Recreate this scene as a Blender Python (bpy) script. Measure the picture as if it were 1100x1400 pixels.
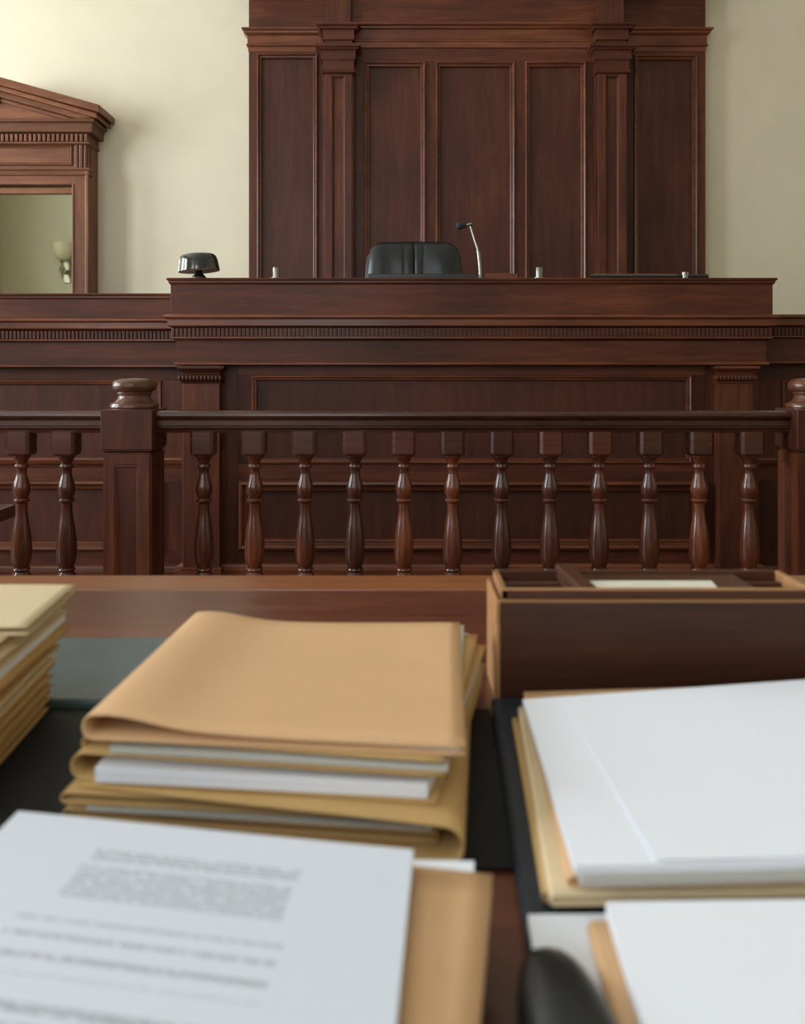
import bpy, bmesh, math, random
from mathutils import Vector, Matrix
random.seed(7)
for o in list(bpy.data.objects): bpy.data.objects.remove(o)
S = bpy.context.scene
C = S.collection
R = math.radians

# ------------------------------------------------------------------ camera
F, CX, HY, HC = 1145.0, 550.0, 508.0, 1.07      # focal length / principal point in pixels of the 1100x1400 frame, eye height
cd = bpy.data.cameras.new('camera'); cam = bpy.data.objects.new('camera', cd); C.objects.link(cam)
cam.location = (0, 0, HC); cam.rotation_euler = (R(90), 0, 0)
cd.sensor_fit = 'VERTICAL'; cd.sensor_height = 36.0; cd.sensor_width = 36.0 * 1100 / 1400
cd.lens = F / 1400 * 36.0
cd.shift_y = -(700 - HY) / 1400
cd.clip_start = 0.02; cd.clip_end = 60
cd.dof.use_dof = True; cd.dof.focus_distance = 3.7; cd.dof.aperture_fstop = 6.3
S.camera = cam

# ------------------------------------------------------------------ world, lights, exposure
w = bpy.data.worlds.new('world'); S.world = w; w.use_nodes = True
bg = w.node_tree.nodes['Background']; bg.inputs[0].default_value = (0.80, 0.90, 1.0, 1); bg.inputs[1].default_value = 0.6
vs = S.view_settings
vs.view_transform = 'Standard'; vs.look = 'None'; vs.gamma = 1.0; vs.use_curve_mapping = False
vs.exposure = -0.04
S.display_settings.display_device = 'sRGB'

def area_light(name, loc, rot, sx, sy, power, col):
    l = bpy.data.lights.new(name, 'AREA'); l.shape = 'RECTANGLE'; l.size = sx; l.size_y = sy
    l.energy = power; l.color = col
    o = bpy.data.objects.new(name, l); C.objects.link(o); o.location = loc; o.rotation_euler = rot
    return o
RX0, RX1, RY0, RY1, RZ1 = -7.0, 7.0, -2.5, 6.2, 6.4       # the room
WIN_L = [(0.6, 2.4), (3.2, 5.0)]           # window openings in the side walls (y ranges)
WIN_R = [(-2.1, -0.8), (0.2, 1.5)]
WIN_F = [(-4.4, -2.8), (-1.8, -0.2)]          # windows in the wall behind the viewer (x ranges)
WZ0, WZ1 = 1.1, 4.6
for a, b in WIN_L:   # daylight falling in through the left windows
    area_light('window_daylight', (RX0 - 0.12, (a + b) / 2, (WZ0 + WZ1) / 2), (0, R(-90), 0), WZ1 - WZ0, b - a, 430, (0.82, 0.915, 1.0))
for a, b in WIN_R:
    area_light('window_daylight', (RX1 + 0.12, (a + b) / 2, (WZ0 + WZ1) / 2), (0, R(90), 0), WZ1 - WZ0, b - a, 12, (1.0, 0.86, 0.64))

for a, b in WIN_F:
    area_light('window_daylight', ((a + b) / 2, RY0 - 0.12, (WZ0 + WZ1) / 2), (R(90), 0, 0), b - a, WZ1 - WZ0, 70, (0.84, 0.92, 1.0))

# ------------------------------------------------------------------ pixel <-> world helpers (frame pixels to real places)
def XP(px, Y): return (px - CX) * Y / F
def ZP(py, Y): return HC + (HY - py) * Y / F
def P(px, py, z):
    Y = (HC - z) * F / (py - HY)
    return Vector((XP(px, Y), Y, z))

# ------------------------------------------------------------------ materials
def lin(c):
    c = c / 255.0
    return c / 12.92 if c <= 0.04045 else ((c + 0.055) / 1.055) ** 2.4
def rgb(r, g, b): return (lin(r), lin(g), lin(b), 1)
def new_mat(name):
    m = bpy.data.materials.new(name); m.use_nodes = True
    nt = m.node_tree; b = nt.nodes['Principled BSDF']
    return m, nt, b
def N(nt, t, **kw):
    n = nt.nodes.new(t)
    for k, v in kw.items():
        if k.startswith('i_'):
            k2 = k[2:]
            n.inputs[int(k2) if k2.isdigit() else k2.replace('_', ' ')].default_value = v
        else: setattr(n, k, v)
    return n
def L(nt, a, b): nt.links.new(a, b)
def ramp(nt, stops):
    n = nt.nodes.new('ShaderNodeValToRGB'); e = n.color_ramp.elements
    e[0].position, e[0].color = stops[0]; e[1].position, e[1].color = stops[-1]
    for p, c in stops[1:-1]:
        x = e.new(p); x.color = c
    return n
def wood(name, dark, mid, light, axis='Z', rough=0.42, coat=0.12, grain=1.0, vary=0.25, bump=0.05):
    m, nt, b = new_mat(name)
    tc = N(nt, 'ShaderNodeTexCoord'); oi = N(nt, 'ShaderNodeObjectInfo')
    mp = N(nt, 'ShaderNodeMapping')
    s = {'X': (1.3, 16, 16), 'Y': (16, 1.3, 16), 'Z': (16, 16, 1.3)}[axis]
    mp.inputs['Scale'].default_value = tuple(v * grain for v in s)
    off = N(nt, 'ShaderNodeVectorMath', operation='SCALE'); off.inputs[0].default_value = (3.7, 5.1, 9.3)
    L(nt, oi.outputs['Random'], off.inputs['Scale'])
    add = N(nt, 'ShaderNodeVectorMath', operation='ADD')
    L(nt, tc.outputs['Object'], add.inputs[0]); L(nt, off.outputs[0], add.inputs[1])
    L(nt, add.outputs[0], mp.inputs['Vector'])
    n1 = N(nt, 'ShaderNodeTexNoise', i_Scale=1.6, i_Detail=5.0, i_Roughness=0.62, i_Distortion=0.7)
    n2 = N(nt, 'ShaderNodeTexNoise', i_Scale=9.0, i_Detail=3.0, i_Roughness=0.6)
    n3 = N(nt, 'ShaderNodeTexNoise', i_Scale=1.7, i_Detail=2.0)
    L(nt, mp.outputs[0], n1.inputs['Vector']); L(nt, mp.outputs[0], n2.inputs['Vector']); L(nt, add.outputs[0], n3.inputs['Vector'])
    mx = N(nt, 'ShaderNodeMix', data_type='FLOAT'); mx.inputs[0].default_value = 0.3
    L(nt, n1.outputs[0], mx.inputs[2]); L(nt, n2.outputs[0], mx.inputs[3])
    mx2 = N(nt, 'ShaderNodeMix', data_type='FLOAT'); mx2.inputs[0].default_value = 0.35
    L(nt, mx.outputs[0], mx2.inputs[2]); L(nt, n3.outputs[0], mx2.inputs[3])
    cr = ramp(nt, [(0.30, dark), (0.5, mid), (0.72, light)])
    L(nt, mx2.outputs[0], cr.inputs[0])
    hs = N(nt, 'ShaderNodeHueSaturation')
    mr = N(nt, 'ShaderNodeMapRange'); mr.inputs['To Min'].default_value = 1 - vary; mr.inputs['To Max'].default_value = 1 + vary
    L(nt, oi.outputs['Random'], mr.inputs['Value']); L(nt, mr.outputs[0], hs.inputs['Value']); L(nt, cr.outputs[0], hs.inputs['Color'])
    L(nt, hs.outputs[0], b.inputs['Base Color'])
    rr = N(nt, 'ShaderNodeMapRange'); rr.inputs['To Min'].default_value = rough - 0.07; rr.inputs['To Max'].default_value = rough + 0.1
    L(nt, mx.outputs[0], rr.inputs['Value']); L(nt, rr.outputs[0], b.inputs['Roughness'])
    b.inputs['Coat Weight'].default_value = coat; b.inputs['Coat Roughness'].default_value = 0.22
    b.inputs['Specular IOR Level'].default_value = 0.26
    bp = N(nt, 'ShaderNodeBump', i_Strength=bump, i_Distance=0.004); L(nt, n2.outputs[0], bp.inputs['Height']); L(nt, bp.outputs[0], b.inputs['Normal'])
    return m
def plain(name, col, rough=0.5, metal=0.0, noise=0.0, nscale=30, bump=0.0, coat=0.0, coat_rough=0.1, spec=0.5, var=0.0):
    m, nt, b = new_mat(name)
    b.inputs['Roughness'].default_value = rough; b.inputs['Metallic'].default_value = metal
    b.inputs['Coat Weight'].default_value = coat; b.inputs['Coat Roughness'].default_value = coat_rough
    b.inputs['Specular IOR Level'].default_value = spec
    tc = N(nt, 'ShaderNodeTexCoord'); n = N(nt, 'ShaderNodeTexNoise', i_Scale=nscale, i_Detail=5.0, i_Roughness=0.6)
    L(nt, tc.outputs['Object'], n.inputs['Vector'])
    d = tuple(c * (1 - noise) for c in col[:3]) + (1,); l = tuple(min(1, c * (1 + noise)) for c in col[:3]) + (1,)
    cr = ramp(nt, [(0.3, d), (0.7, l)]); L(nt, n.outputs[0], cr.inputs[0])
    src = cr.outputs[0]
    if var:
        oi = N(nt, 'ShaderNodeObjectInfo'); hs = N(nt, 'ShaderNodeHueSaturation'); mr = N(nt, 'ShaderNodeMapRange')
        mr.inputs['To Min'].default_value = 1 - var; mr.inputs['To Max'].default_value = 1 + var
        L(nt, oi.outputs['Random'], mr.inputs['Value']); L(nt, mr.outputs[0], hs.inputs['Value']); L(nt, src, hs.inputs['Color']); src = hs.outputs[0]
    L(nt, src, b.inputs['Base Color'])
    if bump:
        bp = N(nt, 'ShaderNodeBump', i_Strength=bump, i_Distance=0.003); L(nt, n.outputs[0], bp.inputs['Height']); L(nt, bp.outputs[0], b.inputs['Normal'])
    return m

D0, M0, L0 = rgb(45, 21, 13), rgb(80, 40, 24), rgb(114, 62, 37)
WV = wood('mahogany_vertical_grain', D0, M0, L0, 'Z', rough=0.48, coat=0.04)
WH = wood('mahogany_horizontal_grain', D0, M0, L0, 'X', rough=0.48, coat=0.04)
WMO = wood('worn_highlit_moulding_mahogany', rgb(56, 28, 17), rgb(98, 52, 32), rgb(138, 78, 48), 'X', rough=0.33, coat=0.3, grain=0.7)  # lighter orange base: worn edges, plus moulding highlights put into the colour
WP = wood('mahogany_panel', rgb(48, 24, 16), rgb(74, 38, 25), rgb(98, 54, 36), 'Z', rough=0.5, coat=0.05, vary=0.15)
WR = wood('mahogany_rail', rgb(46, 22, 15), rgb(76, 38, 26), rgb(102, 54, 37), 'X', rough=0.26, coat=0.6)
WB = wood('turned_mahogany', rgb(42, 19, 12), rgb(82, 39, 22), rgb(130, 66, 35), 'Z', rough=0.22, coat=0.7, grain=1.4, vary=0.3)
WN = wood('finial_walnut', rgb(60, 34, 23), rgb(94, 57, 40), rgb(122, 78, 56), 'X', rough=0.3, coat=0.35)
WM = wood('walnut_mirror_frame', rgb(74, 42, 25), rgb(112, 67, 41), rgb(144, 92, 60), 'X', rough=0.4)
WMV = wood('walnut_mirror_frame_vertical', rgb(74, 42, 25), rgb(112, 67, 41), rgb(144, 92, 60), 'Z', rough=0.4)
WT = wood('table_mahogany', rgb(60, 30, 20), rgb(94, 50, 33), rgb(126, 72, 47), 'X', rough=0.3, coat=0.4, grain=1.6)
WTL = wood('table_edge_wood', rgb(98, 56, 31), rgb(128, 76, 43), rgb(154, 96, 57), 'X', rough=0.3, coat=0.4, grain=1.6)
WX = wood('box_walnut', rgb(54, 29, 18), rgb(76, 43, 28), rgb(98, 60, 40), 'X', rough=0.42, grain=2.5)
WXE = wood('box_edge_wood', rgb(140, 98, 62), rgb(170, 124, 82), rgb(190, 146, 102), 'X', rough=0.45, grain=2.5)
WD = wood('dark_desk_wood', rgb(44, 24, 17), rgb(72, 40, 28), rgb(94, 54, 40), 'X', rough=0.3, coat=0.4)
FLOORM = wood('floor_oak', rgb(60, 40, 28), rgb(84, 58, 40), rgb(104, 74, 52), 'Y', rough=0.45)
WALL = plain('cream_plaster', rgb(221, 210, 183), rough=0.75, noise=0.035, nscale=2.5, bump=0.05)
CEIL = plain('white_ceiling', rgb(235, 232, 224), rough=0.8, noise=0.01)
WINP = plain('window_white_paint', rgb(230, 228, 220), rough=0.5)
BLACKLEATHER = plain('black_leather', rgb(26, 29, 30), rough=0.33, noise=0.2, nscale=60, bump=0.12)
PADBLACK = plain('black_blotter_leather', rgb(17, 18, 18), rough=0.6, spec=0.3, noise=0.2, nscale=90, bump=0.15)
NAVY = plain('navy_leather', rgb(34, 42, 50), rough=0.42, noise=0.2, nscale=80, bump=0.12)
TEAL = plain('teal_leather', rgb(76, 93, 96), rough=0.32, noise=0.12, nscale=25, bump=0.08)
CHROME = plain('chrome', rgb(205, 205, 205), rough=0.18, metal=1.0)
STEEL = plain('brushed_steel', rgb(128, 126, 120), rough=0.26, metal=1.0)
BLACKGLOSS = plain('black_gloss_enamel', rgb(26, 30, 34), rough=0.12, coat=1.0, coat_rough=0.04)
DARKMETAL = plain('dark_bronze', rgb(58, 54, 48), rough=0.35, metal=0.8)
BLACKMATTE = plain('black_foam', rgb(34, 38, 42), rough=0.8)
BONE = plain('shade_inner_enamel', rgb(235, 230, 222), rough=0.5)
ALAB = plain('alabaster_glass', rgb(226, 212, 176), rough=0.4, noise=0.1, nscale=8)
BRASS = plain('aged_brass', rgb(168, 158, 136), rough=0.35, metal=1.0)
TAN = plain('tan_folder_card', rgb(213, 171, 127), rough=0.62, noise=0.035, nscale=9, spec=0.3)
MANILA = plain('manila_folder_card', rgb(192, 156, 101), rough=0.62, noise=0.05, nscale=9, spec=0.3, var=0.07)
CREAM = plain('cream_folder_card', rgb(218, 196, 158), rough=0.62, noise=0.03, nscale=9, spec=0.3, var=0.05)
m, nt, b = new_mat('mirror_glass'); MIRROR = m
b.inputs['Metallic'].default_value = 1.0; b.inputs['Roughness'].default_value = 0.02
b.inputs['Base Color'].default_value = (0.47, 0.50, 0.44, 1)

def paper_mat(name, col, blocks=None, ink=(0.42, 0.44, 0.49, 1)):
    """white paper; the sides of a sheaf show fine sheet lines; blocks = rows of illegible print in UV space"""
    m, nt, b = new_mat(name)
    b.inputs['Roughness'].default_value = 0.6; b.inputs['Specular IOR Level'].default_value = 0.25
    tc = N(nt, 'ShaderNodeTexCoord'); mp = N(nt, 'ShaderNodeMapping'); mp.inputs['Scale'].default_value = (4, 4, 1400)
    L(nt, tc.outputs['Object'], mp.inputs['Vector'])
    n = N(nt, 'ShaderNodeTexNoise', i_Scale=1.0, i_Detail=2.0); L(nt, mp.outputs[0], n.inputs['Vector'])
    geo = N(nt, 'ShaderNodeNewGeometry'); sep = N(nt, 'ShaderNodeSeparateXYZ'); L(nt, geo.outputs['Normal'], sep.inputs[0])
    ab = N(nt, 'ShaderNodeMath', operation='ABSOLUTE'); L(nt, sep.outputs['Z'], ab.inputs[0])
    side = N(nt, 'ShaderNodeMath', operation='LESS_THAN', i_1=0.6); L(nt, ab.outputs[0], side.inputs[0])
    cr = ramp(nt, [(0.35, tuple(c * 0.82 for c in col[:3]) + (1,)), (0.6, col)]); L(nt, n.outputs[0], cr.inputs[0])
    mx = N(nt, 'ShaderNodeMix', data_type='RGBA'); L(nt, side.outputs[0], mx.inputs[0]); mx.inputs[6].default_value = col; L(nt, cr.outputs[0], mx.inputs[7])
    src = mx.outputs[2]
    if blocks:
        uv = N(nt, 'ShaderNodeUVMap'); su = N(nt, 'ShaderNodeSeparateXYZ'); L(nt, uv.outputs[0], su.inputs[0])
        wm = N(nt, 'ShaderNodeMapping'); wm.inputs['Scale'].default_value = (70, 105, 1); L(nt, uv.outputs[0], wm.inputs['Vector'])
        wn = N(nt, 'ShaderNodeTexNoise', i_Scale=1.0, i_Detail=2.0); L(nt, wm.outputs[0], wn.inputs['Vector'])
        word = N(nt, 'ShaderNodeMath', operation='GREATER_THAN', i_1=0.42); L(nt, wn.outputs[0], word.inputs[0])
        total = None
        def cmp(sock, op, v):
            q = N(nt, 'ShaderNodeMath', operation=op, i_1=v); L(nt, sock, q.inputs[0]); return q.outputs[0]
        def mul(a, c):
            q = N(nt, 'ShaderNodeMath', operation='MULTIPLY'); L(nt, a, q.inputs[0]); L(nt, c, q.inputs[1]); return q.outputs[0]
        for (u0, u1, v0, v1, rows) in blocks:
            r = mul(mul(cmp(su.outputs[0], 'GREATER_THAN', u0), cmp(su.outputs[0], 'LESS_THAN', u1)),
                    mul(cmp(su.outputs[1], 'GREATER_THAN', v0), cmp(su.outputs[1], 'LESS_THAN', v1)))
            s1 = N(nt, 'ShaderNodeMath', operation='SUBTRACT', i_1=v0); L(nt, su.outputs[1], s1.inputs[0])
            s2 = N(nt, 'ShaderNodeMath', operation='MULTIPLY', i_1=rows / (v1 - v0)); L(nt, s1.outputs[0], s2.inputs[0])
            s3 = N(nt, 'ShaderNodeMath', operation='FRACT'); L(nt, s2.outputs[0], s3.inputs[0])
            s4 = N(nt, 'ShaderNodeMath', operation='LESS_THAN', i_1=0.62 if rows > 1 else 0.5); L(nt, s3.outputs[0], s4.inputs[0])
            r = mul(r, s4.outputs[0])
            if total is None: total = r
            else:
                q = N(nt, 'ShaderNodeMath', operation='MAXIMUM'); L(nt, total, q.inputs[0]); L(nt, r, q.inputs[1]); total = q.outputs[0]
        total = mul(total, word.outputs[0])
        mi = N(nt, 'ShaderNodeMix', data_type='RGBA'); L(nt, total, mi.inputs[0]); L(nt, src, mi.inputs[6]); mi.inputs[7].default_value = ink
        src = mi.outputs[2]
    L(nt, src, b.inputs['Base Color'])
    return m
PAPER = paper_mat('white_paper', rgb(236, 239, 247))
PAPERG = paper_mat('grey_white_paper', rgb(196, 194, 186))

# ------------------------------------------------------------------ mesh helpers
class MB:
    def __init__(s): s.v, s.f, s.uv = [], [], None
    def add(s, vs, fs):
        o = len(s.v); s.v += [tuple(v) for v in vs]; s.f += [tuple(i + o for i in f) for f in fs]
    def box(s, x0, x1, y0, y1, z0, z1):
        s.add([(x0, y0, z0), (x1, y0, z0), (x1, y1, z0), (x0, y1, z0), (x0, y0, z1), (x1, y0, z1), (x1, y1, z1), (x0, y1, z1)],
              [(0, 3, 2, 1), (4, 5, 6, 7), (0, 1, 5, 4), (1, 2, 6, 5), (2, 3, 7, 6), (3, 0, 4, 7)]); return s
    def umould(s, x0, x1, yf, yb, prof):
        """a moulding with mitred returns round the front and both sides; prof = [(out, z)] from top to bottom"""
        pr = [(-0.004, prof[0][1])] + list(prof) + [(-0.004, prof[-1][1])]
        vs = []
        for o, z in pr: vs += [(x0 - o, yb, z), (x0 - o, yf - o, z), (x1 + o, yf - o, z), (x1 + o, yb, z)]
        n = len(pr); fs = []
        for i in range(n):
            j = (i + 1) % n
            for k in range(3): fs.append((i * 4 + k, i * 4 + k + 1, j * 4 + k + 1, j * 4 + k))
        fs.append(tuple(i * 4 for i in range(n))); fs.append(tuple(i * 4 + 3 for i in reversed(range(n))))
        s.add(vs, fs); return s
    def rmould(s, x0, x1, z0, z1, yf, prof):
        """a mitred rectangular frame on a wall facing -y; prof = [(inset from outer edge, proud)]"""
        vs = []
        for t, p in prof: vs += [(x0 + t, yf - p, z0 + t), (x1 - t, yf - p, z0 + t), (x1 - t, yf - p, z1 - t), (x0 + t, yf - p, z1 - t)]
        n = len(prof); fs = []
        for i in range(n):
            j = (i + 1) % n
            for k in range(4):
                l = (k + 1) % 4
                fs.append((i * 4 + k, i * 4 + l, j * 4 + l, j * 4 + k))
        s.add(vs, fs); return s
    def lathe(s, prof, seg=28, c=(0, 0, 0)):
        """prof = [(r, z)] closed on the axis at both ends"""
        vs, fs = [], []
        n = len(prof)
        for r, z in prof:
            for k in range(seg):
                a = 2 * math.pi * k / seg; vs.append((c[0] + r * math.cos(a), c[1] + r * math.sin(a), c[2] + z))
        for i in range(n - 1):
            for k in range(seg):
                l = (k + 1) % seg
                fs.append((i * seg + k, i * seg + l, (i + 1) * seg + l, (i + 1) * seg + k))
        fs.append(tuple(range(seg))); fs.append(tuple((n - 1) * seg + k for k in reversed(range(seg))))
        s.add(vs, fs); return s
    def tube(s, pts, r, seg=12):
        pts = [Vector(p) for p in pts]; rs = r if isinstance(r, (list, tuple)) else [r] * len(pts)
        vs, fs = [], []; up = None
        for i, p in enumerate(pts):
            d = (pts[min(i + 1, len(pts) - 1)] - pts[max(i - 1, 0)]).normalized()
            if up is None: up = d.orthogonal().normalized()
            a = (up - d * up.dot(d)).normalized(); up = a; bb = d.cross(a)
            for k in range(seg):
                t = 2 * math.pi * k / seg; vs.append(p + (a * math.cos(t) + bb * math.sin(t)) * rs[i])
        for i in range(len(pts) - 1):
            for k in range(seg):
                l = (k + 1) % seg; fs.append((i * seg + k, i * seg + l, (i + 1) * seg + l, (i + 1) * seg + k))
        fs.append(tuple(range(seg))); fs.append(tuple((len(pts) - 1) * seg + k for k in reversed(range(seg))))
        s.add(vs, fs); return s
    def prism(s, poly, y0, y1):
        """polygon in xz pushed through y0..y1"""
        n = len(poly); vs = [(x, y0, z) for x, z in poly] + [(x, y1, z) for x, z in poly]
        fs = [tuple(range(n)), tuple(reversed(range(n, 2 * n)))] + [(i, i + n, (i + 1) % n + n, (i + 1) % n) for i in range(n)]
        s.add(vs, fs); return s
    def build(s, name, mat, parent=None, bevel=0.0, smooth=0, loc=None):
        me = bpy.data.meshes.new(name); me.from_pydata(s.v, [], s.f)
        bm = bmesh.new(); bm.from_mesh(me); bmesh.ops.recalc_face_normals(bm, faces=bm.faces); bm.to_mesh(me); bm.free()
        me.materials.append(mat)
        if smooth:
            me.shade_smooth(); me.set_sharp_from_angle(angle=R(smooth))
        o = bpy.data.objects.new(name, me); C.objects.link(o)
        if bevel:
            md = o.modifiers.new('bevel', 'BEVEL'); md.width = bevel; md.segments = 2; md.limit_method = 'ANGLE'; md.angle_limit = R(40)
        if parent is not None:
            o.parent = parent; o.location = -ORI[parent.name] if loc is None else loc
            ORI[o.name] = Vector((0, 0, 0))
        elif loc is not None: o.location = loc
        if o.name not in ORI: ORI[o.name] = Vector(o.location)
        return o
ORI = {}
def thing(name, label, cat, loc=(0, 0, 0), group=None):
    o = bpy.data.objects.new(name, None); o.empty_display_size = 0.1; C.objects.link(o); o.location = loc; ORI[o.name] = Vector(loc)
    o['label'] = label; o['category'] = cat
    if group: o['group'] = group
    return o
def tag(o, label, cat, group=None):
    o['label'] = label; o['category'] = cat
    if group: o['group'] = group
    return o
def struct(o): o['kind'] = 'structure'; return o
def stuff(o): o['kind'] = 'stuff'; return o
def box(name, mat, parent, x0, x1, y0, y1, z0, z1, bevel=0.002): return MB().box(x0, x1, y0, y1, z0, z1).build(name, mat, parent, bevel)
def smart(prof_px, Y):
    """[(out in metres, py)] -> [(out, z)] measured in the plane the point lies in"""
    return [(o, ZP(py, Y - o)) for o, py in prof_px]
PM = [(0, 0), (0, 0.008), (0.004, 0.015), (0.010, 0.017), (0.015, 0.012), (0.018, 0.003), (0.025, 0.002), (0.028, 0.005), (0.031, 0.003), (0.034, -0.010), (0.034, -0.02), (0, -0.02)]   # bolection panel moulding
def pm(k): return [(a * k, p * k) for a, p in PM]
def panel_row(parent, yf, x0, x1, z0, z1, pz0, pz1, panels, k=1.0, depth=0.05, rail_mat=WH, top=True, bottom=True):
    """rails, stiles, moulded and sunk fields across one band of panelling; panels = [(xa, xb)] outer edges of the mouldings"""
    if top: box('rail', rail_mat, parent, x0, x1, yf, yf + depth, pz1, z1, 0.0015)
    if bottom: box('rail', rail_mat, parent, x0, x1, yf, yf + depth, z0, pz0, 0.0015)
    xs = [x0] + [v for p in panels for v in p] + [x1]
    for a, b_ in zip(xs[0::2], xs[1::2]):
        if b_ - a > 0.004: box('stile', WV, parent, a, b_, yf, yf + depth, pz0, pz1, 0.0015)
    for a, b_ in panels:
        f = box('panel', WP, parent, a, b_, yf + 0.014, yf + depth, pz0, pz1, 0)
        MB().rmould(a, b_, pz0, pz1, yf, pm(k)).build('moulding', WMO, f)

# ================================================================== the room
def side_wall(name, xw, t, wins):
    b_ = MB(); x0, x1 = min(xw, xw + t), max(xw, xw + t)
    ys = [RY0 - 0.2] + [v for w_ in wins for v in w_] + [RY1 + 0.2]
    for a, c in zip(ys[0::2], ys[1::2]): b_.box(x0, x1, a, c, 0, RZ1)
    for a, c in wins: b_.box(x0, x1, a, c, 0, WZ0); b_.box(x0, x1, a, c, WZ1, RZ1)
    return struct(b_.build(name, WALL))
wl = side_wall('wall_left', RX0, -0.25, WIN_L)
wr = side_wall('wall_right', RX1, 0.25, WIN_R)
wb = struct(MB().box(RX0, RX1, RY1, RY1 + 0.2, 0, RZ1).build('wall_back', WALL))
fb_ = MB(); xs_f = [RX0] + [v for w_ in WIN_F for v in w_] + [RX1]
for a, c in zip(xs_f[0::2], xs_f[1::2]): fb_.box(a, c, RY0 - 0.2, RY0, 0, RZ1)
for a, c in WIN_F: fb_.box(a, c, RY0 - 0.2, RY0, 0, WZ0); fb_.box(a, c, RY0 - 0.2, RY0, WZ1, RZ1)
wf = struct(fb_.build('wall_front', WALL))
struct(MB().box(RX0 - 0.25, RX1 + 0.25, RY0 - 0.2, RY1 + 0.2, -0.15, 0).build('floor', FLOORM))
struct(MB().box(RX0 - 0.25, RX1 + 0.25, RY0 - 0.2, RY1 + 0.2, RZ1, RZ1 + 0.15).build('ceiling', CEIL))
wi = 0
for xw, sg, wins in ((RX0, -1, WIN_L), (RX1, 1, WIN_R)):
    for a, c in wins:
        wi += 1
        fr = MB()
        xa, xb = sorted((xw + sg * 0.02, xw + sg * 0.08))
        fr.box(xa, xb, a, a + 0.07, WZ0, WZ1).box(xa, xb, c - 0.07, c, WZ0, WZ1).box(xa, xb, a, c, WZ0, WZ0 + 0.07).box(xa, xb, a, c, WZ1 - 0.07, WZ1)
        fo = struct(fr.build('window_%d' % wi, WINP))
        mid = (a + c) / 2
        box('glazing_bar', WINP, fo, xa, xb, mid - 0.02, mid + 0.02, WZ0 + 0.07, WZ1 - 0.07, 0)
        for q in (1, 2, 3):
            z = WZ0 + (WZ1 - WZ0) * q / 4
            box('glazing_bar', WINP, fo, xa, xb, a + 0.07, c - 0.07, z - 0.02, z + 0.02, 0)

for a, c in WIN_F:
    wi += 1
    ya, yb = RY0 - 0.08, RY0 - 0.02
    fo = struct(MB().box(a, a + 0.07, ya, yb, WZ0, WZ1).box(c - 0.07, c, ya, yb, WZ0, WZ1).box(a, c, ya, yb, WZ0, WZ0 + 0.07).box(a, c, ya, yb, WZ1 - 0.07, WZ1).build('window_%d' % wi, WINP))
    box('glazing_bar', WINP, fo, (a + c) / 2 - 0.02, (a + c) / 2 + 0.02, ya, yb, WZ0 + 0.07, WZ1 - 0.07, 0)
    for q in (1, 2, 3):
        z = WZ0 + (WZ1 - WZ0) * q / 4
        box('glazing_bar', WINP, fo, a + 0.07, c - 0.07, ya, yb, z - 0.02, z + 0.02, 0)

# sconce on the wall behind the viewer, seen in the mirror
sx, sz = -5.84, 3.03
sc = thing('wall_sconce', 'cream glass wall sconce reflected in the pedimented mirror', 'wall light', (sx, RY0, sz - 0.5))
MB().lathe([(0.001, 0.0), (0.06, 0.0), (0.12, 0.05), (0.165, 0.14), (0.18, 0.26), (0.185, 0.30), (0.175, 0.30), (0.16, 0.15), (0.05, 0.03), (0.001, 0.03)], 32, (sx, RY0 + 0.22, sz - 0.05)).build('shade', ALAB, sc, smooth=40)
MB().lathe([(0.001, -0.22), (0.012, -0.2), (0.03, -0.12), (0.055, -0.05), (0.03, 0.0), (0.02, 0.06), (0.05, 0.09), (0.001, 0.09)], 20, (sx, RY0 + 0.22, sz - 0.15)).build('stem', BRASS, sc, smooth=40)
MB().tube([(sx, RY0 + 0.03, sz - 0.2), (sx, RY0 + 0.10, sz - 0.27), (sx, RY0 + 0.18, sz - 0.26), (sx, RY0 + 0.22, sz - 0.19)], 0.016).build('arm', BRASS, sc, smooth=40)
box('back_plate', BRASS, sc, sx - 0.06, sx + 0.06, RY0 + 0.0, RY0 + 0.03, sz - 0.42, sz - 0.02, 0.01)

# ================================================================== panelling behind the bench
YC, YS, YPI = 6.00, 6.10, 5.92
pan = thing('wall_panelling', 'tall dark mahogany wall panelling with two pilasters behind the judge chair', 'panelling', (XP(652, YS), YS, 0))
xL, xR = XP(340, YS), XP(964, YS)
pl = [(444, 481), (817, 856)]                       # pilaster shafts (pixels)
cL, cR = XP(462, YC), XP(836, YC)                   # centre bay runs between pilaster axes
ztop = 4.30
# side bays (set back)
zs0, zs1 = 0.0, ZP(70, YS)
panel_row(pan, YS, xL, XP(455, YS), zs0, zs1, 0.9, ZP(73, YS), [(XP(351, YS), XP(435, YS))], 1.15, 0.095)
panel_row(pan, YS, XP(845, YS), xR, zs0, zs1, 0.9, ZP(75, YS), [(XP(866, YS), XP(953, YS))], 1.15, 0.095)
# centre bay
panel_row(pan, YC, cL, cR, zs0, ZP(66, YC), 0.9, ZP(84.5, YC), [(XP(498, YC), XP(582, YC)), (XP(595, YC), XP(704, YC)), (XP(717, YC), XP(801, YC))], 1.15, 0.19)
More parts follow.
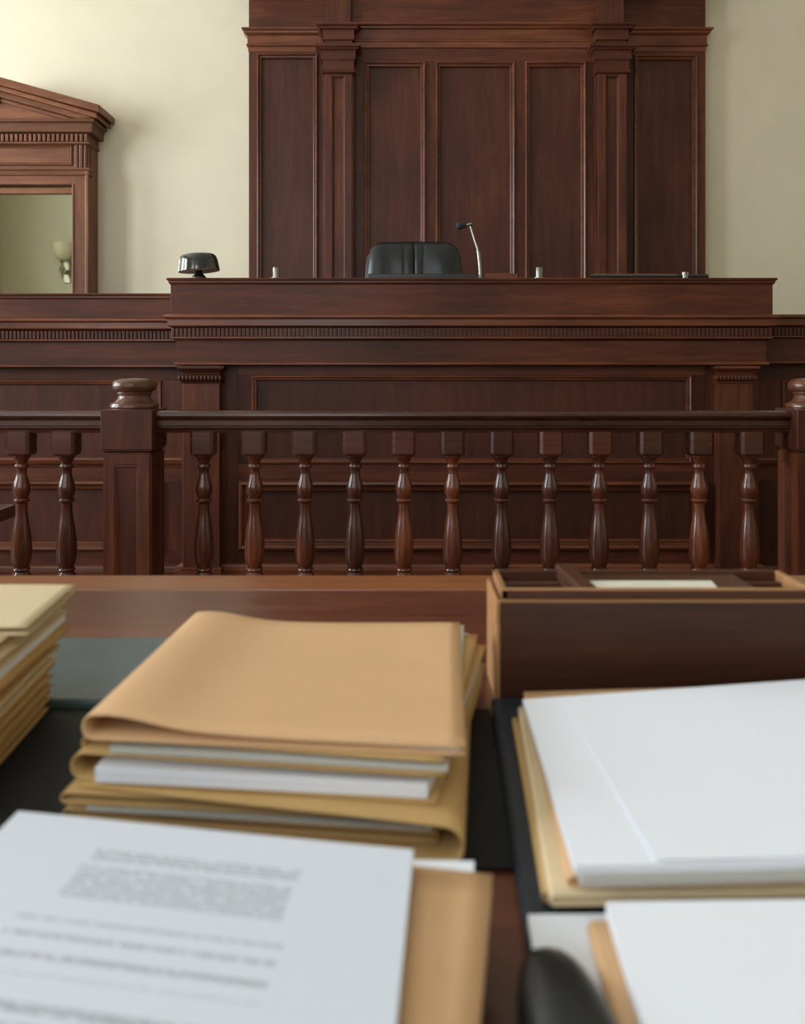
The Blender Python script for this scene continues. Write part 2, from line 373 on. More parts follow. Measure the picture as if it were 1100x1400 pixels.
# entablature: mouldings and fascia boards
ENT_S = [(0.045, 37), (0.045, 39), (0.03, 42), (0.028, 44.5), (0.012, 48), (0.008, 49), (0.008, 59.5), (0.016, 60.5), (0.016, 62), (0.004, 64), (0.004, 70), (0.0, 71)]
ENT_C = [(0.055, 30), (0.055, 32.5), (0.035, 36), (0.032, 38), (0.012, 40), (0.01, 41), (0.01, 53), (0.018, 54), (0.018, 56), (0.012, 57.5), (0.012, 65), (0.0, 66)]
MB().umould(xL, cL + 0.02, YS, RY1 - 0.002, smart(ENT_S, YS)).build('cornice', WMO, pan)
MB().umould(cR - 0.02, xR, YS, RY1 - 0.002, smart(ENT_S, YS)).build('cornice', WMO, pan)
MB().umould(cL, cR, YC, RY1 - 0.002, smart(ENT_C, YC)).build('cornice', WMO, pan)
# attic boards above and the crowning cornice
zaS, zaC = ZP(37, YS - 0.03), ZP(30, YC - 0.04)
box('attic_board', WH, pan, xL, cL + 0.02, YS, RY1 - 0.002, zaS - 0.01, ztop, 0.001)
box('attic_board', WH, pan, cR - 0.02, xR, YS, RY1 - 0.002, zaS - 0.01, ztop, 0.001)
box('attic_board', WH, pan, cL, cR, YC, RY1 - 0.002, zaC - 0.01, ztop, 0.001)
zt = ZP(-9, YS)
MB().umould(xL, xR, YC - 0.05, RY1 - 0.002, [(0.14, zt + 0.22), (0.14, zt + 0.17), (0.09, zt + 0.13), (0.08, zt + 0.09), (0.03, zt + 0.04), (0.02, zt)]).build('crown_cornice', WH, pan)
for (a, c) in pl:
    xa, xb = XP(a, YPI), XP(c, YPI); xm = (xa + xb) / 2
    ps = box('pilaster', WV, pan, xa - 0.012, xb + 0.012, YPI + 0.012, YC + 0.01, 0, ZP(58, YPI), 0.002)
    sw = (xb - xa) * 0.27
    zsh = ZP(100, YPI)
    box('shaft_strip', WV, ps, xa, xa + sw, YPI - 0.005, YPI + 0.014, 0.6, zsh, 0.002)
    box('shaft_strip', WV, ps, xb - sw, xb, YPI - 0.005, YPI + 0.014, 0.6, zsh, 0.002)
    box('shaft_strip', WV, ps, xa + sw, xb - sw, YPI - 0.005, YPI + 0.014, ZP(104, YPI), zsh, 0.001)
    MB().rmould(xa + sw, xb - sw, 0.6, ZP(104, YPI), YPI + 0.004, [(0, 0), (0, 0.007), (0.006, 0.004), (0.012, -0.004), (0.012, -0.008), (0, -0.008)]).build('moulding', WV, ps)
    CAP = [(0.062, 59), (0.062, 63), (0.05, 65), (0.046, 67), (0.03, 69.5), (0.03, 71), (0.026, 71.2), (0.026, 81), (0.02, 81.2), (0.014, 84), (0.014, 95), (0.018, 95.5), (0.024, 97), (0.018, 99.5), (0.004, 101), (0, 101.5)]
    MB().umould(xa, xb, YPI - 0.006, YC + 0.01, smart(CAP, YPI)).build('capital', WH, ps, smooth=25)
    ENT_P = [(0.058, 29.5), (0.058, 32), (0.04, 35.5), (0.035, 38), (0.014, 40), (0.014, 53.5), (0.0, 55), (0.0, 59.5)]
    MB().umould(xa + 0.0, xb - 0.0, YPI + 0.005, RY1 - 0.003, smart(ENT_P, YPI)).build('entablature_break', WH, ps)
    box('attic_board', WV, ps, xa + 0.01, xb - 0.01, YPI + 0.03, YC + 0.01, ZP(31, YPI), ztop, 0.001)

# ================================================================== mirror with a pediment on the left wall panel
mc = XP(1, 5.97); YM = 6.0
mir = thing('overmantel_mirror', 'wall mirror in carved walnut frame with triangular pediment at left', 'mirror', (mc, RY1 - 0.1, 1.35))
hw = XP(121, YM) - mc; zM0 = 1.35
gw = XP(101.5, YM + 0.03) - mc
box('glass', MIRROR, mir, mc - gw - 0.02, mc + gw + 0.02, YM + 0.055, YM + 0.065, zM0, ZP(250, YM), 0)
box('back_case', WMV, mir, mc - hw + 0.004, mc + hw - 0.004, YM + 0.066, RY1 - 0.003, zM0, ZP(184, YM), 0.002)
for s_ in (-1, 1):
    xs_ = sorted((mc + s_ * gw, mc + s_ * hw))
    box('frame_stile', WMV, mir, xs_[0], xs_[1], YM, YM + 0.066, zM0, ZP(239, YM), 0.003)
    xe = sorted((mc + s_ * (hw - 0.022), mc + s_ * (hw + 0.004)))
    box('outer_bead', WMV, mir, xe[0], xe[1], YM - 0.014, YM + 0.002, zM0, ZP(234, YM), 0.005)
    xe = sorted((mc + s_ * (gw - 0.004), mc + s_ * (gw + 0.01)))
    box('inner_bead', WMV, mir, xe[0], xe[1], YM - 0.006, YM + 0.05, zM0, ZP(252, YM), 0.003)
box('frame_head', WM, mir, mc - gw, mc + gw, YM, YM + 0.05, ZP(252, YM), ZP(239, YM), 0.002)
box('head_bead', WM, mir, mc - gw, mc + gw, YM + 0.036, YM + 0.054, ZP(265, YM + 0.036), ZP(256.5, YM + 0.036), 0.006)
MB().umould(mc - hw + 0.006, mc + hw - 0.006, YM, YM + 0.06, smart([(0.022, 229), (0.022, 231.5), (0.012, 234), (0.010, 236.5), (0.016, 237.5), (0.016, 239), (0.0, 240)], YM)).build('ledge', WM, mir)
zf0, zf1 = ZP(230, YM), ZP(195, YM)
hwf = XP(119, YM) - mc
box('frieze_board', WM, mir, mc - hwf, mc + hwf, YM + 0.016, YM + 0.066, zf0, zf1, 0.001)
xi = XP(98, YM) - mc
MB().rmould(mc - xi, mc + xi, ZP(226, YM), ZP(198, YM), YM + 0.016, pm(0.7)).build('frieze_moulding', WM, mir)
for s_ in (-1, 1):
    for a, c in ((0.005, 0.022), (0.032, 0.058), (0.066, 0.088)):
        u0, u1 = sorted((mc + s_ * (hwf - a), mc + s_ * (hwf - c)))
        box('frieze_block', WMV, mir, u0, u1, YM - 0.002, YM + 0.018, zf0 + 0.003, zf1 - 0.003, 0.004)
# bed mould, dentils, cornice
MB().umould(mc - hwf, mc + hwf, YM, RY1 - 0.003, smart([(0.012, 181), (0.012, 192), (0.02, 193), (0.018, 196), (0.004, 198)], YM)).build('bed_mould', WM, mir)
dn = MB(); x = mc - hwf - 0.02
while x < mc + hwf + 0.02:
    dn.box(x, x + 0.02, YM - 0.035, YM - 0.006, ZP(193, YM - 0.03), ZP(183, YM - 0.03)); x += 0.033
stuff(dn.build('dentil_row', WM, mir, bevel=0.003))
CORN = [(0.072, 162), (0.076, 163.5), (0.072, 166), (0.055, 168), (0.05, 172), (0.05, 180), (0.03, 182), (0.008, 183)]
MB().umould(mc - hwf, mc + hwf, YM, RY1 - 0.003, smart(CORN, YM)).build('horizontal_cornice', WM, mir)
# pediment: two raking cornices and a sunk field
ex = hwf + 0.07; zb = ZP(162, YM - 0.07)
zr, za = ZP(144, YM - 0.1), ZP(104, YM - 0.1)
ex2 = XP(137, YM - 0.1) - mc
MB().prism([(mc - ex, zb), (mc + ex, zb), (mc, za - 0.12)], YM - 0.0, RY1 - 0.01).build('tympanum', WM, mir)
for s_ in (-1, 1):
    layers = [(0.0, 0.055, 0.115), (0.055, 0.085, 0.085), (0.085, 0.125, 0.06), (0.125, 0.15, 0.025)]
    rk = None
    for d0, d1, out in layers:
        poly = [(mc + s_ * (ex2 - (0.115 - out)), zr - d0 * 0.95), (mc, za - d0 * 1.04), (mc, za - d1 * 1.04), (mc + s_ * (ex2 - (0.115 - out)), max(zb + 0.002, zr - d1 * 0.95))]
        if d1 > 0.08:
            sl = (za - zr) / ex2
            # where the layer's lower edge meets the horizontal cornice
            xcut = (za - d1 * 1.04 - zb) / sl; xcut0 = (za - d0 * 1.04 - zb) / sl
            poly = [(mc + s_ * min(xcut0, ex2 - (0.115 - out)), max(zb, za - d0 * 1.04 - sl * (ex2 - (0.115 - out)))), (mc, za - d0 * 1.04), (mc, za - d1 * 1.04), (mc + s_ * min(xcut, ex2 - (0.115 - out)), zb)]
        q = MB().prism(poly, YM - out, RY1 - 0.003).build('raking_cornice', WM, mir, bevel=0.006)

# ================================================================== the judge's bench
YB = 4.0
bx0, bx1 = XP(241, YB), XP(1047, YB)
ben = thing('judge_bench', 'wide mahogany judge bench front with dentil cornice and panelled face', 'bench', ((bx0 + bx1) / 2, YB + 0.2, 0))
YBF = YB + 0.06; YBB = 4.48
zc = ZP(389, YB - 0.02); ztopb = ZP(380, YB - 0.033)
box('upper_board', WH, ben, bx0 - 0.022, bx1 + 0.022, YB - 0.022, YBB, ZP(432, YB - 0.02), zc, 0.002)
MB().umould(bx0 - 0.0, bx1 + 0.0, YB, YBB + 0.05, smart([(0.036, 379.8), (0.038, 381), (0.036, 383), (0.03, 384), (0.031, 386), (0.026, 388), (0.022, 389.5)], YB)).build('top_edge', WMO, ben, smooth=20)
box('desk_top', WH, ben, bx0, bx1, YB - 0.01, YBB + 0.04, zc - 0.005, ztopb - 0.001, 0)
CB = [(0.038, 429.6), (0.045, 430.2), (0.050, 431.6), (0.051, 433), (0.049, 434.5), (0.044, 435.5), (0.034, 436.5), (0.034, 445), (0.026, 446.5), (0.02, 447.5), (0.012, 448.5), (0.012, 460), (0.022, 460.5), (0.022, 462.5), (0.014, 463.5), (0.008, 465.5), (0, 466)]
MB().umould(bx0, bx1, YB, YBB, smart(CB, YB)).build('cornice', WMO, ben, smooth=40)
def dentils(parent, x0, x1, Y, ya, yb, pitch=0.0199, sides=()):
    d = MB(); n = max(1, int(round((x1 - x0) / pitch))); p = (x1 - x0) / n
    z1_, z0_ = ZP(ya, Y), ZP(yb, Y)
    for i in range(n):
        x = x0 + i * p; d.box(x + p * 0.14, x + p * 0.86, Y - 0.009, Y + 0.01, z0_, z1_)
    for (xs0, xs1, yb_) in sides:
        k = int((yb_ - Y) / pitch)
        for i in range(k): d.box(xs0, xs1, Y + 0.004 + i * pitch, Y + 0.004 + i * pitch + p * 0.72, z0_, z1_)
    return stuff(d.build('dentil_row', WH, parent, bevel=0.0025))
dentils(ben, bx0 - 0.02, bx1 + 0.02, YB - 0.014, 448.5, 460.5, sides=((bx0 - 0.022, bx0 - 0.004, 4.3), (bx1 + 0.004, bx1 + 0.022, 4.25)))
box('frieze_board', WH, ben, bx0, bx1, YB, YBB, ZP(497, YB), ZP(464, YB), 0.001)
MB().umould(bx0, bx1, YB, YBB, smart([(0, 494.5), (0.006, 495), (0.011, 496.5), (0.011, 498.3), (0.0, 499.5)], YB)).build('lip', WMO, ben)
zlip = ZP(499, YB)
# panelled front
xm0, xm1 = bx0 + 0.01, bx1 - 0.01
zmid = ZP(645, YBF)
xl, xr = XP(325, YBF), XP(963, YBF)
box('end_stile', WV, ben, xm0, xl, YBF + 0.004, YBF + 0.05, 0, zlip, 0.002)
box('end_stile', WV, ben, xr, xm1, YBF + 0.004, YBF + 0.05, 0, zlip, 0.002)
panel_row(ben, YBF, xl, xr, zmid, zlip, ZP(634, YBF), ZP(513, YBF), [(XP(344, YBF), XP(945, YBF))], 0.75, 0.05)
panel_row(ben, YBF, xl, xr, 0.0, zmid, ZP(752, YBF), ZP(657, YBF), [(XP(326, YBF), XP(962, YBF))], 1.6, 0.05)
MB().umould(xm0, xm1, YBF, YBB, smart([(0.0, 770), (0.012, 772), (0.02, 775), (0.022, 778), (0.03, 780)], YBF) + [(0.03, 0.0)]).build('plinth', WMO, ben)
box('carcass', WP, ben, xm0 + 0.005, xm1 - 0.005, YBF + 0.05, 4.40, 0, zlip, 0)
for (a, c) in ((250, 300), (982, 1029)):
    yp = YB + 0.006; xa, xb = XP(a, yp), XP(c, yp)
    p = box('pilaster', WV, ben, xa, xb, yp, YBF + 0.01, 0, zlip, 0.002)
    cp = MB().umould(xa, xb, yp, YBF + 0.01, smart([(0.024, 500.5), (0.024, 503.8), (0.016, 505), (0.010, 507.5), (0.003, 509), (0.0, 512), (0.010, 513), (0.016, 516.5), (0.012, 520), (0.004, 521), (0.008, 522), (0.006, 524), (0, 524.5)], yp)).build('capital', WH, p, smooth=30)
    eg = MB(); x = xa - 0.012
    while x < xb + 0.012:
        eg.lathe([(0.0008, -0.015), (0.005, -0.012), (0.0085, -0.003), (0.0085, 0.005), (0.005, 0.013), (0.0008, 0.015)], 8, (x, yp - 0.0145, ZP(517, yp - 0.015))); x += 0.0175
    stuff(eg.build('egg_carving', WH, p, smooth=60))
    box('pilaster_plinth', WH, p, xa - 0.012, xb + 0.012, yp - 0.014, YBF - 0.02, 0, ZP(776, yp), 0.003)

# ================================================================== lower panelled wings either side
def wing(name, label, x0, x1, Y, dz, upper, panels):
    """dz lifts the profile a little in pixels"""
    t = thing(name, label, 'partition', ((x0 + x1) / 2, Y + 0.2, 0))
    yf = Y + 0.06; yb = Y + 0.5
    q = lambda py: ZP(py + dz, Y)
    cz = [(o, py + dz) for o, py in [(0.038, 434.6), (0.045, 435.2), (0.050, 436.6), (0.051, 438), (0.049, 439.3), (0.044, 440), (0.034, 441), (0.034, 449), (0.026, 450.5), (0.02, 451.5), (0.012, 452.5), (0.012, 463.5), (0.022, 464), (0.022, 466), (0.012, 467), (0, 468)]]
    if upper:
        box('upper_board', WH, t, x0, x1, Y - 0.022, yb, ZP(436, Y), ZP(408, Y), 0.002)
        MB().umould(x0, x1, Y, yb, smart([(0.036, 401), (0.038, 402), (0.036, 404), (0.03, 405), (0.03, 407), (0.022, 409.5)], Y)).build('top_edge', WMO, t, smooth=20)
    else:
        box('ledge_top', WH, t, x0, x1, Y - 0.02, yb, q(440), q(435) - 0.001, 0)
    MB().umould(x0, x1, Y, yb, smart(cz, Y)).build('cornice', WMO, t, smooth=40)
    dentils(t, x0, x1, Y - 0.014, 452.5 + dz, 464 + dz)
    box('frieze_board', WH, t, x0, x1, Y, yb, q(500), q(466), 0.001)
    MB().umould(x0, x1, Y, yb, smart([(0, 498 + dz), (0.01, 499 + dz), (0.01, 501.5 + dz), (0, 502.5 + dz)], Y)).build('lip', WMO, t)
    zl = q(502)
    pa = [(XP(a, yf), XP(c, yf)) for a, c in panels]
    panel_row(t, yf, x0, x1, ZP(640, yf), zl, ZP(634, yf), ZP(520, yf), pa, 0.6, 0.05)
    panel_row(t, yf, x0, x1, 0, ZP(640, yf), ZP(753, yf), ZP(657, yf), pa, 1.4, 0.05)
    MB().umould(x0, x1, yf, yb, smart([(0.0, 625), (0.012, 626), (0.016, 629), (0.012, 634), (0.004, 636), (0, 638)], yf)).build('dado_mould', WMO, t)
    MB().umould(x0, x1, yf, yb, smart([(0.0, 772), (0.012, 774), (0.02, 777), (0.022, 780), (0.03, 782)], yf) + [(0.03, 0.0)]).build('plinth', WMO, t)
    box('carcass', WP, t, x0 + 0.003, x1 - 0.003, yf + 0.05, yb - 0.01, 0, zl, 0)
    return t
wing('panelled_partition', 'panelled mahogany partition with raised board below the pedimented mirror', -3.6, bx0 - 0.055, 4.30, 0, True, [(-330, -60), (-40, 221)])
wing('panelled_partition', 'low panelled mahogany partition joining the bench under the bare right wall', bx1 + 0.055, 4.3, 4.25, -5, False, [(1068, 1330), (1350, 1580)])
struct(MB().box(bx0 + 0.02, bx1 - 0.02, 4.42, 5.88, 0.0, 0.45).build('dais', FLOORM))

# ================================================================== things on the bench
ZT = ztopb
# domed bell
YL = 4.01
px, pz = XP(272, YL), ZT
bell = thing('desk_bell', 'glossy black domed bell on short stem at left end of bench top', 'bell', (px, YL, ZT))
hw_ = 28 * YL / F
zr_ = ZP(370.8, YL) - ZT; zt_ = ZP(347, YL) - ZT
hh = zt_ - zr_
def tilt(o, a): o.rotation_euler = (0, R(a), 0)
dome = MB().lathe([(0.0006, hh), (hw_ * 0.45, hh * 0.995), (hw_ * 0.68, hh * 0.97), (hw_ * 0.80, hh * 0.91), (hw_ * 0.88, hh * 0.80), (hw_ * 0.925, hh * 0.62), (hw_ * 0.955, hh * 0.4), (hw_ * 0.98, hh * 0.2), (hw_, hh * 0.05), (hw_ * 1.0, 0.0), (hw_ * 0.97, 0.0), (hw_ * 0.93, hh * 0.25), (hw_ * 0.7, hh * 0.4), (0.0006, hh * 0.42)], 48).build('dome', BLACKGLOSS, bell, smooth=35, loc=(0, 0, zr_))
MB().lathe([(0.0006, hh * 0.12), (hw_ * 0.94, hh * 0.10), (hw_ * 0.955, hh * 0.03), (hw_ * 0.93, hh * 0.015), (0.0006, hh * 0.04)], 40).build('inner_plate', BONE, dome, smooth=35, loc=(0, 0, 0))
tilt(dome, -4)
MB().lathe([(0.0006, 0), (0.034, 0), (0.034, 0.008), (0.028, 0.016), (0.022, 0.02), (0.016, 0.03), (0.016, zr_ + 0.035), (0.0006, zr_ + 0.035)], 24).build('stem', DARKMETAL, bell, smooth=35, loc=(0, 0, 0))
def cap(label, pxc, pw, ph, Y):
    t = thing('steel_cap', label, 'cap', (XP(pxc, Y), Y, ZT), 'small steel caps on the bench top')
    r = pw / 2 * Y / F; h = ph * Y / F
    MB().lathe([(0.0005, 0), (r, 0), (r, h * 0.95), (r * 0.93, h), (r * 0.6, h), (r * 0.55, h * 0.94), (0.0005, h * 0.94)], 24).build('body', STEEL, t, smooth=35, loc=(0, 0, 0))
    MB().lathe([(0.0005, 0), (r * 1.8, 0), (r * 1.8, 0.004), (r * 1.0, 0.006), (0.0005, 0.006)], 24).build('flange', STEEL, t, smooth=35, loc=(0, 0, 0))
cap('small steel cylinder on the bench top between bell and chair', 377.5, 9.5, 15.5, 4.0)
cap('small steel cylinder on the bench top right of the microphone', 736.5, 9.5, 15.5, 4.0)
# reading stand in front of the chair
YR = 3.99
rs = thing('reading_slope', 'low black leather reading slope in front of the judge chair', 'desk pad', (XP(580, YR), YR, ZT))
b_ = MB(); xa, xb = XP(503, YR), XP(651, YR)
b_.add([(xa, YR, ZT), (xb, YR, ZT), (xb, YR + 0.3, ZT), (xa, YR + 0.3, ZT), (xa, YR, ZT + 0.012), (xb, YR, ZT + 0.012), (xb, YR + 0.3, ZT + 0.032), (xa, YR + 0.3, ZT + 0.032)],
       [(0, 3, 2, 1), (4, 5, 6, 7), (0, 1, 5, 4), (1, 2, 6, 5), (2, 3, 7, 6), (3, 0, 4, 7)])
b_.build('slope', BLACKLEATHER, rs, 0.003)
box('ledge', BLACKLEATHER, rs, xa - 0.002, xb + 0.001, YR - 0.012, YR, ZT, ZT + 0.022, 0.003)
tr = thing('wooden_tray', 'small shallow wooden tray on the bench top beside the microphone', 'tray', (XP(682, YR), YR, ZT))
xa, xb = XP(663, YR), XP(705, YR)
box('base', WH, tr, xa, xb, YR, YR + 0.2, ZT, ZT + 0.01, 0.001)
box('front_edge', WMO, tr, xa, xb, YR - 0.006, YR, ZT, ZT + 0.024, 0.002)
box('back_edge', WTL, tr, xa, xb, YR + 0.2, YR + 0.206, ZT, ZT + 0.024, 0.002)
box('end_edge', WTL, tr, xb, xb + 0.006, YR - 0.006, YR + 0.206, ZT, ZT + 0.024, 0.002)
# microphone
YK = 4.0
mi = thing('desk_microphone', 'slim steel stand microphone with black foam head beside the chair', 'microphone', (XP(656, YK), YK, ZT))
def mp_(px_, py_, Y=YK): return Vector((XP(px_, Y), Y, ZP(py_, Y)))
MB().lathe([(0.0005, 0), (0.015, 0), (0.015, 0.006), (0.010, 0.012), (0.0005, 0.012)], 20).build('base', STEEL, mi, smooth=35, loc=(0, 0, 0))
MB().tube([mp_(656.5, 379), mp_(656, 366), mp_(654, 345), mp_(653, 341)], [0.0085, 0.0085, 0.0095, 0.006]).build('lower_stem', STEEL, mi, smooth=35)
MB().tube([mp_(653.5, 344), mp_(648, 328), mp_(643, 311), mp_(641.5, 308)], [0.005, 0.0045, 0.004, 0.004]).build('upper_stem', CHROME, mi, smooth=35)
MB().tube([mp_(645, 306.5), mp_(641, 307), mp_(636, 308)], [0.008, 0.009, 0.004]).build('swivel', STEEL, mi, smooth=35)
MB().tube([mp_(637, 308), mp_(634, 308.3), mp_(630, 308.8), mp_(626, 309.3), mp_(623.8, 309.6), mp_(623, 309.7)], [0.008, 0.0135, 0.0165, 0.0175, 0.013, 0.003], 20).build('foam_head', BLACKMATTE, mi, smooth=50)
# long baton with a collar
YG = 3.995
bt = thing('collared_rod', 'long thin black rod with steel collar lying on right of bench top', 'rod', (XP(886, YG), YG, ZT))
zb_ = ZT + 0.011
MB().tube([(XP(808, YG), YG, zb_), (XP(925, YG), YG, zb_)], 0.0095).build('shaft', BLACKGLOSS, bt, smooth=35)
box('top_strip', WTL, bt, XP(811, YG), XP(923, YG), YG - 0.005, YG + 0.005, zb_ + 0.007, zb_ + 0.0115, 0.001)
MB().tube([(XP(805.5, YG), YG, zb_), (XP(810, YG), YG, zb_)], 0.011).build('end_cap', BLACKGLOSS, bt, smooth=35)
MB().tube([(XP(925, YG), YG, zb_), (XP(966, YG), YG, zb_), (XP(968, YG), YG, zb_)], [0.0105, 0.0105, 0.007]).build('grip', BLACKLEATHER, bt, smooth=35)
MB().lathe([(0.0005, 0), (0.0165, 0), (0.0165, 0.03), (0.012, 0.031), (0.0005, 0.031)], 24, (XP(936, YG), YG, ZT)).build('collar', STEEL, bt, smooth=35)

# ================================================================== judge's chair
YH = 5.15
chx = XP(566, YH)
ch = thing('judge_chair', 'black leather judge chair with a centre seam behind the bench', 'chair', (chx, YH - 0.2, 0.45))
z0c, z1c = 1.12, ZP(326.5, YH - 0.03)
hwb = 69 * YH / F
bm_ = MB(); NU, NV = 96, 28
vs_, fs_ = [], []
def back_pt(u, v, front):
    wv = hwb * (1.0 - 0.10 * max(0, (v - 0.45) / 0.55) ** 1.6)
    cr = 0.30                                           # rounded upper corners
    e = max(0.0, (abs(u) - (1 - cr)) / cr)
    zt2 = z1c - 0.075 * (1 - math.sqrt(max(0, 1 - e * e))) - 0.012 * u * u
    z = z0c + (zt2 - z0c) * v
    x_ = u * wv
    edge = (1 - abs(u) ** 6) * (1 - max(0, (v - 0.75) / 0.25) ** 4)
    y = 0.05 * edge
    if front:
        y += -0.020 * math.exp(-((u - 0.0) / 0.03) ** 2) * (1 - 0.4 * v) - 0.004 * math.exp(-((u - 0.10 - 0.12 * v) / 0.035) ** 2) - 0.003 * math.exp(-((u + 0.12 + 0.10 * v) / 0.04) ** 2)
        y += 0.004 * math.sin(9 * u + 4 * v) * edge
        return (chx + x_, YH - y + 0.03 * (u * u) * -1 + 0.08 * v, z)
    return (chx + x_, YH + 0.035 + 0.6 * y + 0.03 * (u * u) * -1 + 0.08 * v, z)
for side in (True, False):
    for j in range(NV + 1):
        for i in range(NU + 1): vs_.append(back_pt(-1 + 2 * i / NU, j / NV, side))
W_ = NU + 1; H_ = (NU + 1) * (NV + 1)
for j in range(NV):
    for i in range(NU):
        a = j * W_ + i
        fs_.append((a, a + 1, a + W_ + 1, a + W_)); fs_.append((H_ + a, H_ + a + W_, H_ + a + W_ + 1, H_ + a + 1))
for j in range(NV):
    for i in (0, NU):
        a = j * W_ + i; fs_.append((a, a + W_, H_ + a + W_, H_ + a))
for i in range(NU):
    for j in (0, NV):
        a = j * W_ + i; fs_.append((a, a + 1, H_ + a + 1, H_ + a))
bm_.add(vs_, fs_); bk = bm_.build('backrest', BLACKLEATHER, ch, smooth=60)
pp = [Vector(back_pt(-1.0, v / 20, True)) + Vector((0, 0.015, 0)) for v in range(21)]
MB().tube(pp, 0.010, 8).build('piping', BLACKLEATHER, bk, smooth=60)
pp = [Vector(back_pt(1.0, v / 20, True)) + Vector((0, 0.015, 0)) for v in range(21)]
MB().tube(pp, 0.010, 8).build('piping', BLACKLEATHER, bk, smooth=60)
sb = MB().box(chx - 0.29, chx + 0.29, YH - 0.48, YH + 0.02, 0.90, 1.02).build('seat', BLACKLEATHER, ch, 0.04)
for s_ in (-1, 1):
    x_ = chx + s_ * 0.31
    ar = box('armrest', BLACKLEATHER, ch, x_ - 0.03, x_ + 0.03, YH - 0.40, YH - 0.02, 1.17, 1.21, 0.012)
    MB().tube([(x_, YH - 0.3, 1.175), (x_, YH - 0.3, 0.98), (x_ - s_ * 0.08, YH - 0.25, 0.91)], 0.014).build('arm_post', DARKMETAL, ar, smooth=40)
MB().lathe([(0.0005, 0.53), (0.03, 0.53), (0.03, 0.90), (0.0005, 0.90)], 16, (chx, YH - 0.23, 0)).build('column', DARKMETAL, ch, smooth=40)
for k in range(5):
    a = R(72 * k + 18); dx, dy = math.cos(a), math.sin(a)
    lg = MB().tube([(chx, YH - 0.23, 0.55), (chx + dx * 0.3, YH - 0.23 + dy * 0.3, 0.515)], [0.022, 0.014]).build('leg', DARKMETAL, ch, smooth=40)
    MB().tube([(chx + dx * 0.3 - dy * 0.02, YH - 0.23 + dy * 0.3 + dx * 0.02, 0.478), (chx + dx * 0.3 + dy * 0.02, YH - 0.23 + dy * 0.3 - dx * 0.02, 0.478)], 0.028).build('caster', BLACKMATTE, lg, smooth=40)

# ================================================================== balustrade
YRL = 2.99
bal = thing('balustrade', 'dark mahogany balustrade with turned balusters and square newel posts', 'balustrade', (0, YRL, 0))
nf = 2.90; nw = 0.18
NX = [XP(172.5, nf), 1.368 + nw / 2]
zr1, zr0 = ZP(562, 2.945), ZP(592, 2.955)
HR = [(0.0, 0.0), (0.030, 0.0), (0.040, -0.003), (0.047, -0.010), (0.049, -0.017), (0.046, -0.025), (0.038, -0.029), (0.036, -0.032), (0.040, -0.035), (0.040, -0.052), (0.036, -0.055), (0.036, -0.060), (0.030, -0.066), (0.028, zr0 - zr1), (0.0, zr0 - zr1)]
def handrail(x0, x1, prof, zt2, name):
    full = [(YRL - o, zt2 + z) for o, z in prof] + [(YRL + o, zt2 + z) for o, z in reversed(prof)][1:-1]
    n = len(full); vs = [(x0, y, z) for y, z in full] + [(x1, y, z) for y, z in full]
    fs = [tuple(range(n)), tuple(reversed(range(n, 2 * n)))] + [(i, (i + 1) % n, (i + 1) % n + n, i + n) for i in range(n)]
    b2 = MB(); b2.add(vs, fs); return b2.build(name, WR, bal, smooth=28)
spans = [(-3.6, NX[0] - nw / 2 + 0.004), (NX[0] + nw / 2 - 0.004, NX[1] - nw / 2 + 0.004), (NX[1] + nw / 2 - 0.004, 3.6)]
for a, c in spans:
    handrail(a, c, HR, zr1, 'handrail')
    box('bottom_rail', WR, bal, a, c, YRL - 0.045, YRL + 0.045, 0.19, 0.25, 0.004)
    box('kick_board', WH, bal, a, c, YRL - 0.03, YRL + 0.03, 0.0, 0.19, 0.002)
# one baluster: chamfered block, turned shaft, base block
s_px = YRL / F
def zb2(crop_y): return ZP(560 + crop_y * 0.3455, YRL)
TP = [(180, 36), (186, 35), (190, 30), (197, 27), (206, 22), (214, 21), (216, 25), (222, 27), (230, 26), (233, 21), (240, 19), (255, 20), (270, 23), (285, 28), (300, 32), (318, 33.5), (332, 31), (343, 27), (350, 24), (351, 29), (356, 32), (362, 31), (366, 25), (370, 22), (385, 21.5), (400, 22), (425, 25), (450, 29), (475, 33), (500, 36), (530, 39), (560, 39.5), (585, 38), (605, 34), (618, 29), (623, 27), (626, 32), (631, 33.5), (636, 31), (640, 27), (645, 30), (652, 36), (662, 38), (668, 38)]
turn = MB().lathe([(0.0006, zb2(180))] + [(r * 0.3455 * s_px, zb2(y)) for y, r in TP] + [(0.0006, zb2(668))], 32)
def cblock(h, ch_, z0, z1, taper=0.0):
    o8 = [(-h + ch_, -h), (h - ch_, -h), (h, -h + ch_), (h, h - ch_), (h - ch_, h), (-h + ch_, h), (-h, h - ch_), (-h, -h + ch_)]
    b2 = MB(); lv = [(z0, 1 - taper), (z0 + 0.008, 1.0), (z1, 1.0)]
    vs = [(x * k, y * k, z) for z, k in lv for x, y in o8]
    fs = [tuple(range(8)), tuple(range(16, 24))]
    for i in range(2):
        for k in range(8): fs.append((i * 8 + k, i * 8 + (k + 1) % 8, (i + 1) * 8 + (k + 1) % 8, (i + 1) * 8 + k))
    b2.add(vs, fs); return b2
zblk = ZP(622, YRL)
bp0 = turn.build('baluster', WB, bal, smooth=32, loc=(0, 0, 0))
blk0 = cblock(0.0415, 0.010, zblk, zr0 + 0.004, 0.12).build('top_block', WR, bp0, 0.0012, loc=(0, 0, 0))
bas0 = cblock(0.043, 0.004, 0.25, zb2(668), 0.0).build('base_block', WR, bp0, 0.0012, loc=(0, 0, 0))
pxs = [278.5, 348, 417, 485, 552, 618.5, 685, 751.5, 818.5, 887, 955, 1023.5]
